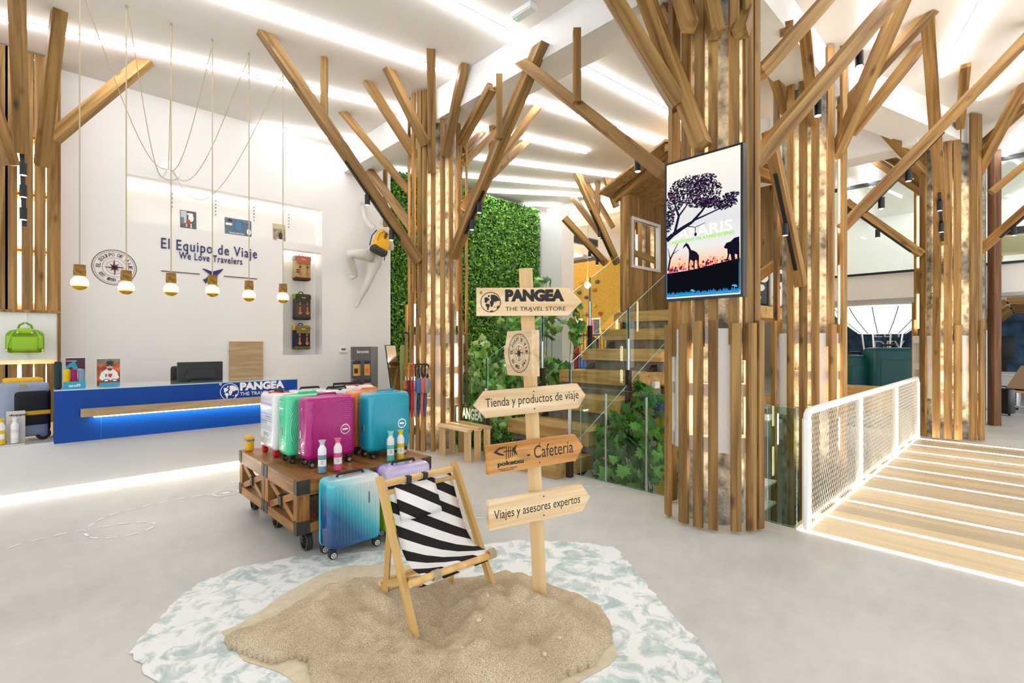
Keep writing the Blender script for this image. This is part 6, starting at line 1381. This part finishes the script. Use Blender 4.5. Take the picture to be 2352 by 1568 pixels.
for z in (.1, .7, 1.2, 1.75): MB().tube([(CU_,ya,z),(CU_,yb,z)], .014, 5).build('rail', BLACK, cg, world=True); MB().bx(CU_ + .02, ya, z - .02, CU_ + .5, yb, z).build('shelf', BLACK, cg, world=True)
for (px, py, w_, h_, c, lab, nm, z) in ((1316,860,.45,.75,'c02024','red backpack on the lower cage shelf','backpack',.7), (1300,815,.3,.4,'2f86c4','bright blue pouch on the cage shelf','bag',.7), (1345,812,.6,.4,'2f6fc0','blue sleeping mat roll on the cage shelf','bag',.7), (1362,775,.4,.48,'5a6248','small olive backpack on the upper cage shelf','backpack',1.2)):
    p = onu(px, py, CU_ + .25); o = thing('shelf_bag', lab, nm, (CU_ + .27, p.y, z + .002)); m_ = mat('bag_' + c, c, .8); MB().rbox((0,0,h_*.48), (.22,w_*.8,h_*.94), .07, 3).build('body', m_, o, True); MB().rbox((-.11,0,h_*.32), (.06,w_*.5,h_*.4), .025).build('pocket', mat('bagd_' + c, c, .9), o, True); MB().tube([(0,-.05,h_*.93),(0,0,h_*1.02),(0,.05,h_*.93)], .012).build('handle', BLACK, o, True)
for px, c, lab in ((1357,'e0508a','pink picture card standing on the cage shelf'), (1371,'4a4e54','dark picture card standing on the cage shelf'), (1331,'cfe0d0','pale picture card standing on the cage shelf')):
    p = onu(px, 757, CU_ + .3); o = thing('picture_card', lab, 'poster', (CU_ + .3, p.y, 1.752)); MB().bx(-.006, -.12, 0, .006, .12, .5).build('card', WHITE, o); MB().bx(-.009, -.1, .03, -.0065, .1, .46).build('print', mat('pc_' + c, c), o)
for i, px in enumerate((1295, 1350)):
    p = at(px, 655, 13); o = thing('bare_bulb_lamp', ('left' if i == 0 else 'right') + ' glowing bulb hanging before the yellow climbing wall', 'lamp', p); MB().ball((0,0,0), .08, 10).build('bulb', glow('bare_bulb', 'ffe9b8', 320), o, 'all'); MB().tube([(0,0,.08),(0,0,.25)], .03, 8).build('holder', BARK, o, True); MB().tube([(0,0,.25),(0,0,CZ-p.z)], .006, 5).build('cord', ROPE, o)
for i, px in enumerate((1297, 1329, 1363)):
    p = onv(px, 545 + 6*i, 9.19); vt = thing('air_vent', ('left', 'middle', 'right')[i] + ' dark grille in the white bulkhead', 'vent', (p.x, 9.199, p.z), math.pi/2, 'bulkhead grilles'); MB().bx(-.006, -.24, -.12, .0, .24, .12).build('frame', C_GREY, vt); MB().bx(-.009, -.21, -.09, -.006, .21, .09).build('grille', C_DARK, vt)
MB_ = MB().tube([(12.3, 9.6, 4.3),(12.3, 13, 4.3)], .16, 14).tube([(12.3,10.2,4.4),(12.3,10.2,CZ-.01)], .01, 5).tube([(12.3,12.4,4.4),(12.3,12.4,CZ-.01)], .01, 5); tag(MB_.build('air_duct', CHROME, None, True), 'round silver air duct under the far ceiling', 'duct', kind='thing')
# playground pieces behind the screen column
ps = thing('toddler_slide', 'yellow play box with blue slide below the stair landing', 'slide', (8.2, 2.6, -3.2)); yb_ = at(1512, 855, 8.2)
MB().rbox((yb_.x, yb_.y, yb_.z), (.5,.5,.42), .04).build('box', mat('play_yellow', 'f0c800', .35), ps, True, world=True); MB().bx(yb_.x-.3, yb_.y-.3, yb_.z-.34, yb_.x+.3, yb_.y+.3, yb_.z-.24).build('shelf', W_HOUSE, ps, world=True)
q = at(1500, 905, 8.2); MB().tube([q + Vector((-.1,.15,.1)), q, q + Vector((.15,-.1,-.3))], .13, 10).build('chute', mat('play_blue', '2a6ac0', .3), ps, True, world=True); q = at(1528, 920, 8.2); MB().bx(q.x-.1, q.y-.1, -3.2, q.x+.1, q.y+.1, yb_.z-.34).build('leg', mat('play_yellow', 'f0c800', .35), ps, world=True)
# ================================================================ mezzanine on the right
mz_ = MB().bx(13.0, -5, 2.45, 26, 5.6, 2.98); struct('wall_mezzanine', mz_, WALLW, label='white mezzanine edge above the seating area')
g = pane('mezzanine_glass', 'tall clear glass front of the mezzanine', [(12.98,-4.5,3.0),(12.98,5.4,3.0),(12.98,5.4,4.92),(12.98,-4.5,4.92)], GLASS, .016)
MB().bx(12.95, -4.6, 2.975, 13.0, 5.5, 3.02).build('bottom_frame', BLACK, g, world=True); MB().bx(12.95, -4.6, 4.9, 13.0, 5.5, 4.98).build('top_frame', BLACK, g, world=True)
struct('wall_room', MB().bx(17, -5, 2.99, 17.2, 5.6, CZ), WALLW); 
bl_ = thing('glowing_balloon', 'large white hot-air balloon made to glow, under the mezzanine', 'lamp', (16.2, 2.75, 1.75)); BMT = glow('balloon_glow', 'fffdf8', 1.6)  # mild glow put into the balloon's white skin
prof = [(.5,0),(.62,.1),(.85,.3),(1.05,.52),(1.16,.66)]
MB().lathe(prof, 28).build('envelope', BMT, bl_, 'all')
for i in range(14): a = 2*math.pi*i/14; MB().tube([((r+.006)*math.cos(a), (r+.006)*math.sin(a), z) for r, z in prof], .012, 5).build('seam', C_GREY, bl_, True)
for a in (.6, 2.2, 3.7, 5.3): MB().tube([(.48*math.cos(a), .48*math.sin(a), 0), (.36*math.cos(a), .36*math.sin(a), -.95)], .02, 6).build('rope_pole', STEELW, bl_, True)
MB().rbox((0,0,-1.25), (.9,.9,.6), .08).build('basket', W_HOUSE, bl_, True)
TEALM = mat('teal_vinyl', '0f5a60', .45)
def seat_case(label, px, d, w_, h_):
    p = at(px, 850, d); r = thing('booth_sofa', label, 'seat', (p.x, p.y, 0), -YAW, 'suitcase-shaped booth seats'); MB().rbox((0,0,h_/2), (w_,.5,h_), .1, 4).build('back_shell', TEALM, r, True); MB().rbox((0,.5,.25), (w_*.9,.6,.45), .06).build('seat', mat('pale_vinyl', 'b8d0cc'), r, True)
    MB().tube([(-.15,0,h_-.01),(-.12,0,h_+.06),(.12,0,h_+.06),(.15,0,h_-.01)], .025).build('handle', BLACK, r, True); MB().rbox((0,-.253,h_*.45), (w_*.8,.02,h_*.7), .008).build('front_panel', TEALM, r, True)
seat_case('large teal booth seat shaped like a suitcase', 2040, 11.5, .9, 1.4); seat_case('lower teal booth seat shaped like a suitcase', 1963, 11.8, .62, 1.22)
mu = thing('wall_mural', 'dark blue printed mural with white lettering under the mezzanine', 'mural', (20, 2, 0)); MB().bx(20, -3, .2, 20.1, 4.4, 2.44).build('panel', mat('mural_blue', '3a5a7a', .7, var=.8, vscale=3), mu, world=True); [text_mb(t_, (19.99, 3.6, 1.7 - .4*i_), (0,-1,0), (0,0,1), .8, .28, off=.002).build('lettering', WHT, mu, world=True) for i_, t_ in enumerate(('LET', 'DEV', 'MAS'))]
ob = thing('chipboard_panel', 'yellow chipboard panel with round black logo left of balloon', 'panel', (18.5, 5.2, 0)); MB().bx(18.5, 4.45, .3, 18.6, 6.2, 2.4).build('board', OSB, ob, world=True); mb = MB(); annulus(mb, .3, .33, (18.49,5.0,1.5), (0,-1,0), (0,0,1), .004); mb.build('ring_logo', LBL, ob, world=True); text_mb('POKETXU', (18.49,5.25,1.42), (0,-1,0), (0,0,1), .5, .14, bold=.03, off=.003).build('lettering', LBL, ob, world=True)
so_ = thing('patterned_sofa', 'white sofa with blue floral cover beside the teal seat', 'sofa', (16.2, 1.35, 0)); MB().rbox((0,0,.55), (.9,.9,1.1), .15, 4).build('back', mat('floral_cloth', 'd8dade', .8, var=.5, vscale=9), so_, True); MB().rbox((-.6,0,.25), (.6,.9,.45), .1).build('seat', mat('floral_cloth', 'd8dade'), so_, True)
# shelving and stair risers seen through the net
for i, (u, v, z, w_, h_) in enumerate(((10.6,2.9,.02,2.2,.16),(11.42,3.0,.02,2.0,.36),(12.24,3.0,.02,2.0,.56))):
    o = MB().bx(u, v - w_/2, z - .02, u + .8, v + w_/2, z + h_).build('seating_tier', CONC if i == 0 else W_STEP); tag(o, ('lowest concrete', 'middle wooden', 'upper wooden')[i] + ' seating tier seen through the railing net', 'seating tier', kind='thing')
# right edge: post, radiator, office chair, case, desk, armchair
q = onu(2284, 958, 12.6); q.z = 0; po = thing('timber_post', 'dark stained timber post behind the bridge-end column', 'post', tuple(q)); stick('post', q, (q.x,q.y,CZ), .13, .13, wood('dark_stain','5a3a26','8a6244'), po); q2 = q + Vector((.05,.35,0)); stick('slat', q2 + Vector((0,0,1.9)), (q2.x,q2.y,CZ-.02), .14, .05, W_STAIN, po); MB().bx(q.x-.1, q.y+.12, .0, q.x+.25, q.y+.6, CZ).build('concrete_core', CONC, po, world=True)
rd = thing('radiator', 'tall flat white radiator on the column beside the post', 'radiator', at(2262, 930, 9.6)); 
for k in range(3): a_ = at(2257 + 6*k, 925, 9.6); MB().bx(a_.x-.03, a_.y-.03, .0, a_.x+.03, a_.y+.03, 1.75).build('panel', STEELW, rd, world=True)
MB().tube([at(2255,938,9.6), at(2282,940,9.5)], .02, 8).build('pipe', CHROME, rd, True, world=True)
ch = thing('swivel_chair', 'wooden shell swivel chair with chrome base at right edge', 'chair', (15.0, .42, 0)); VN = mat('walnut_ply', 'a87f4a', .4); c0 = Vector(at(2335, 900, 10.9))
def sw():
    x, y = c0.x, c0.y; ch.location = (x, y, 0)
    MB().prism([(-.3,.5),(.15,.46),(.34,.52),(.36,.47),(.16,.42),(-.3,.44)], (x, y+.24, 0), (CU,-SU,0), (0,0,1), .48).build('seat_shell', VN, ch, world=True)
    MB().prism([(.1,.5),(.2,.47),(.5,.98),(.44,1.0)], (x, y+.24, 0), (CU,-SU,0), (0,0,1), .48).build('back_shell', VN, ch, world=True)
    MB().tube([(x,y,.08),(x,y,.44)], .03, 10).build('column', CHROME, ch, True, world=True)
    for i in range(5): a = i*1.257; e = Vector((x+.32*math.cos(a), y+.32*math.sin(a), .06)); MB().tube([(x,y,.11), e], .018, 8).build('base_arm', CHROME, ch, True, world=True); MB().ball((e.x,e.y,.032), .032, 8).build('castor', RUBBER, ch, True, world=True)
sw()
q = onz(2300, 955); q = Vector((q.x + .2, q.y, 0)); bs = thing('suitcase', 'small black cabin suitcase standing behind the dark timber post', 'suitcase', q, -.4); MB().rbox((0,0,.3), (.24,.36,.52), .04, 3).build('shell', mat('black_shell', '141518', .3), bs, True); MB().tube([(0,-.08,.56),(0,-.07,.6),(0,.07,.6),(0,.08,.56)], .012).build('handle', BLACK, bs, True)
for s in (-1, 1): MB().ball((0, s*.12, .025), .025, 8).build('wheel', RUBBER, bs, True)
ds = thing('desk', 'white desk with dark monitor at the right edge', 'desk', at(2310, 870, 12.2)); p = at(2310, 855, 12.2); ds.location = (p.x, p.y, 0); MB().bx(p.x-.5, p.y-.3, .72, p.x+.9, p.y+.5, .76).build('desk_top', WHITE, ds, world=True); MB().bx(p.x-.45, p.y-.25, 0, p.x-.4, p.y+.45, .72).bx(p.x+.8, p.y-.25, 0, p.x+.85, p.y+.45, .72).build('frame', STEELW, ds, world=True)
m2 = thing('monitor', 'black upright monitor seen past the dark timber post', 'monitor', at(2303, 800, 13.4)); p = at(2306, 798, 13.4); MB().rbox((p.x, p.y, p.z), (.05,.42,.62), .01).build('screen', mat('screen_black', '15171c'), m2, True, world=True); MB().bx(p.x+.03, p.y-.05, 0, p.x+.1, p.y+.05, p.z+.1).build('floor_stand', BLACK, m2, world=True)
ac = thing('armchair', 'beige shell armchair with black fur throw on the mezzanine', 'chair', at(2335, 596, 9.5)); p = at(2342, 598, 9.5); ac.location = (p.x, p.y, 3.005)
MB().rbox((.1,0,.42), (.75,.75,.34), .12, 4, lambda q: (q[0]*(1+.35*(q[2]-.3)), q[1]*(1+.35*(q[2]-.3)), q[2])).build('shell', mat('beige_leather', 'd6c39a', .5), ac, True); MB().rbox((.05,0,.62), (.6,.66,.2), .09, 4).build('fur_throw', mat('black_fur', '1a1a1c', .95, bump=1, bscale=60), ac, True)
for sx in (-.2, .35):
    for sy in (-.25, .25): MB().tube([(sx,sy,.28),(sx*1.3,sy*1.2,0)], .022, 8).build('leg', W_DECK, ac, True)
for i in range(4):
    o = thing('timber_arch', ('nearest', 'second', 'third', 'farthest')[i] + ' angled timber arch in the office at right', 'arch', (14.2 + 2.4*i, .25, 0), 0, 'office timber arches'); u = 14.2 + 2.4*i; stick('upright', (u,.75,0), (u,.75,2.0), .14, .14, W_STAIN, o); stick('knee', (u,.75,2.0), (u,.35,2.35), .14, .12, W_STAIN, o); stick('tie', (u,.35,2.36), (u,-2.5,2.36), .14, .12, W_STAIN, o)
# printed cases on the landing seen between the two nearest right columns
for i, (px, c) in enumerate(((1742,'202226'),(1778,'e9e6dc'))):
    q = at(px, 698, 8.2); q.z = 2.051; o = thing('suitcase', ('black' if i == 0 else 'cream') + ' printed suitcase on the stair landing seen between columns', 'suitcase', q, -YAW); MB().rbox((0,0,.36), (.24,.2,.62), .06, 3).build('shell', mat('pr_' + c, c, .3, var=.0), o, True)
    for k in range(3): MB().lathe([(.0,-.002),(.035 + .02*k,-.002),(.035 + .02*k,.004)], 14, (-.04 + .04*k, -.1, .2 + .16*k), axis=1).build('print', mat('prx_' + ('w' if i == 0 else 'k'), 'e9e6dc' if i == 0 else '2a2c34'), o)
    MB().tube([(-.06,0,.66),(-.05,0,.72),(.05,0,.72),(.06,0,.66)], .012).build('handle', BLACK, o, True)
    for sx in (-.07,.07): MB().ball((sx,0,.025), .025, 8).build('wheel', RUBBER, o, True)
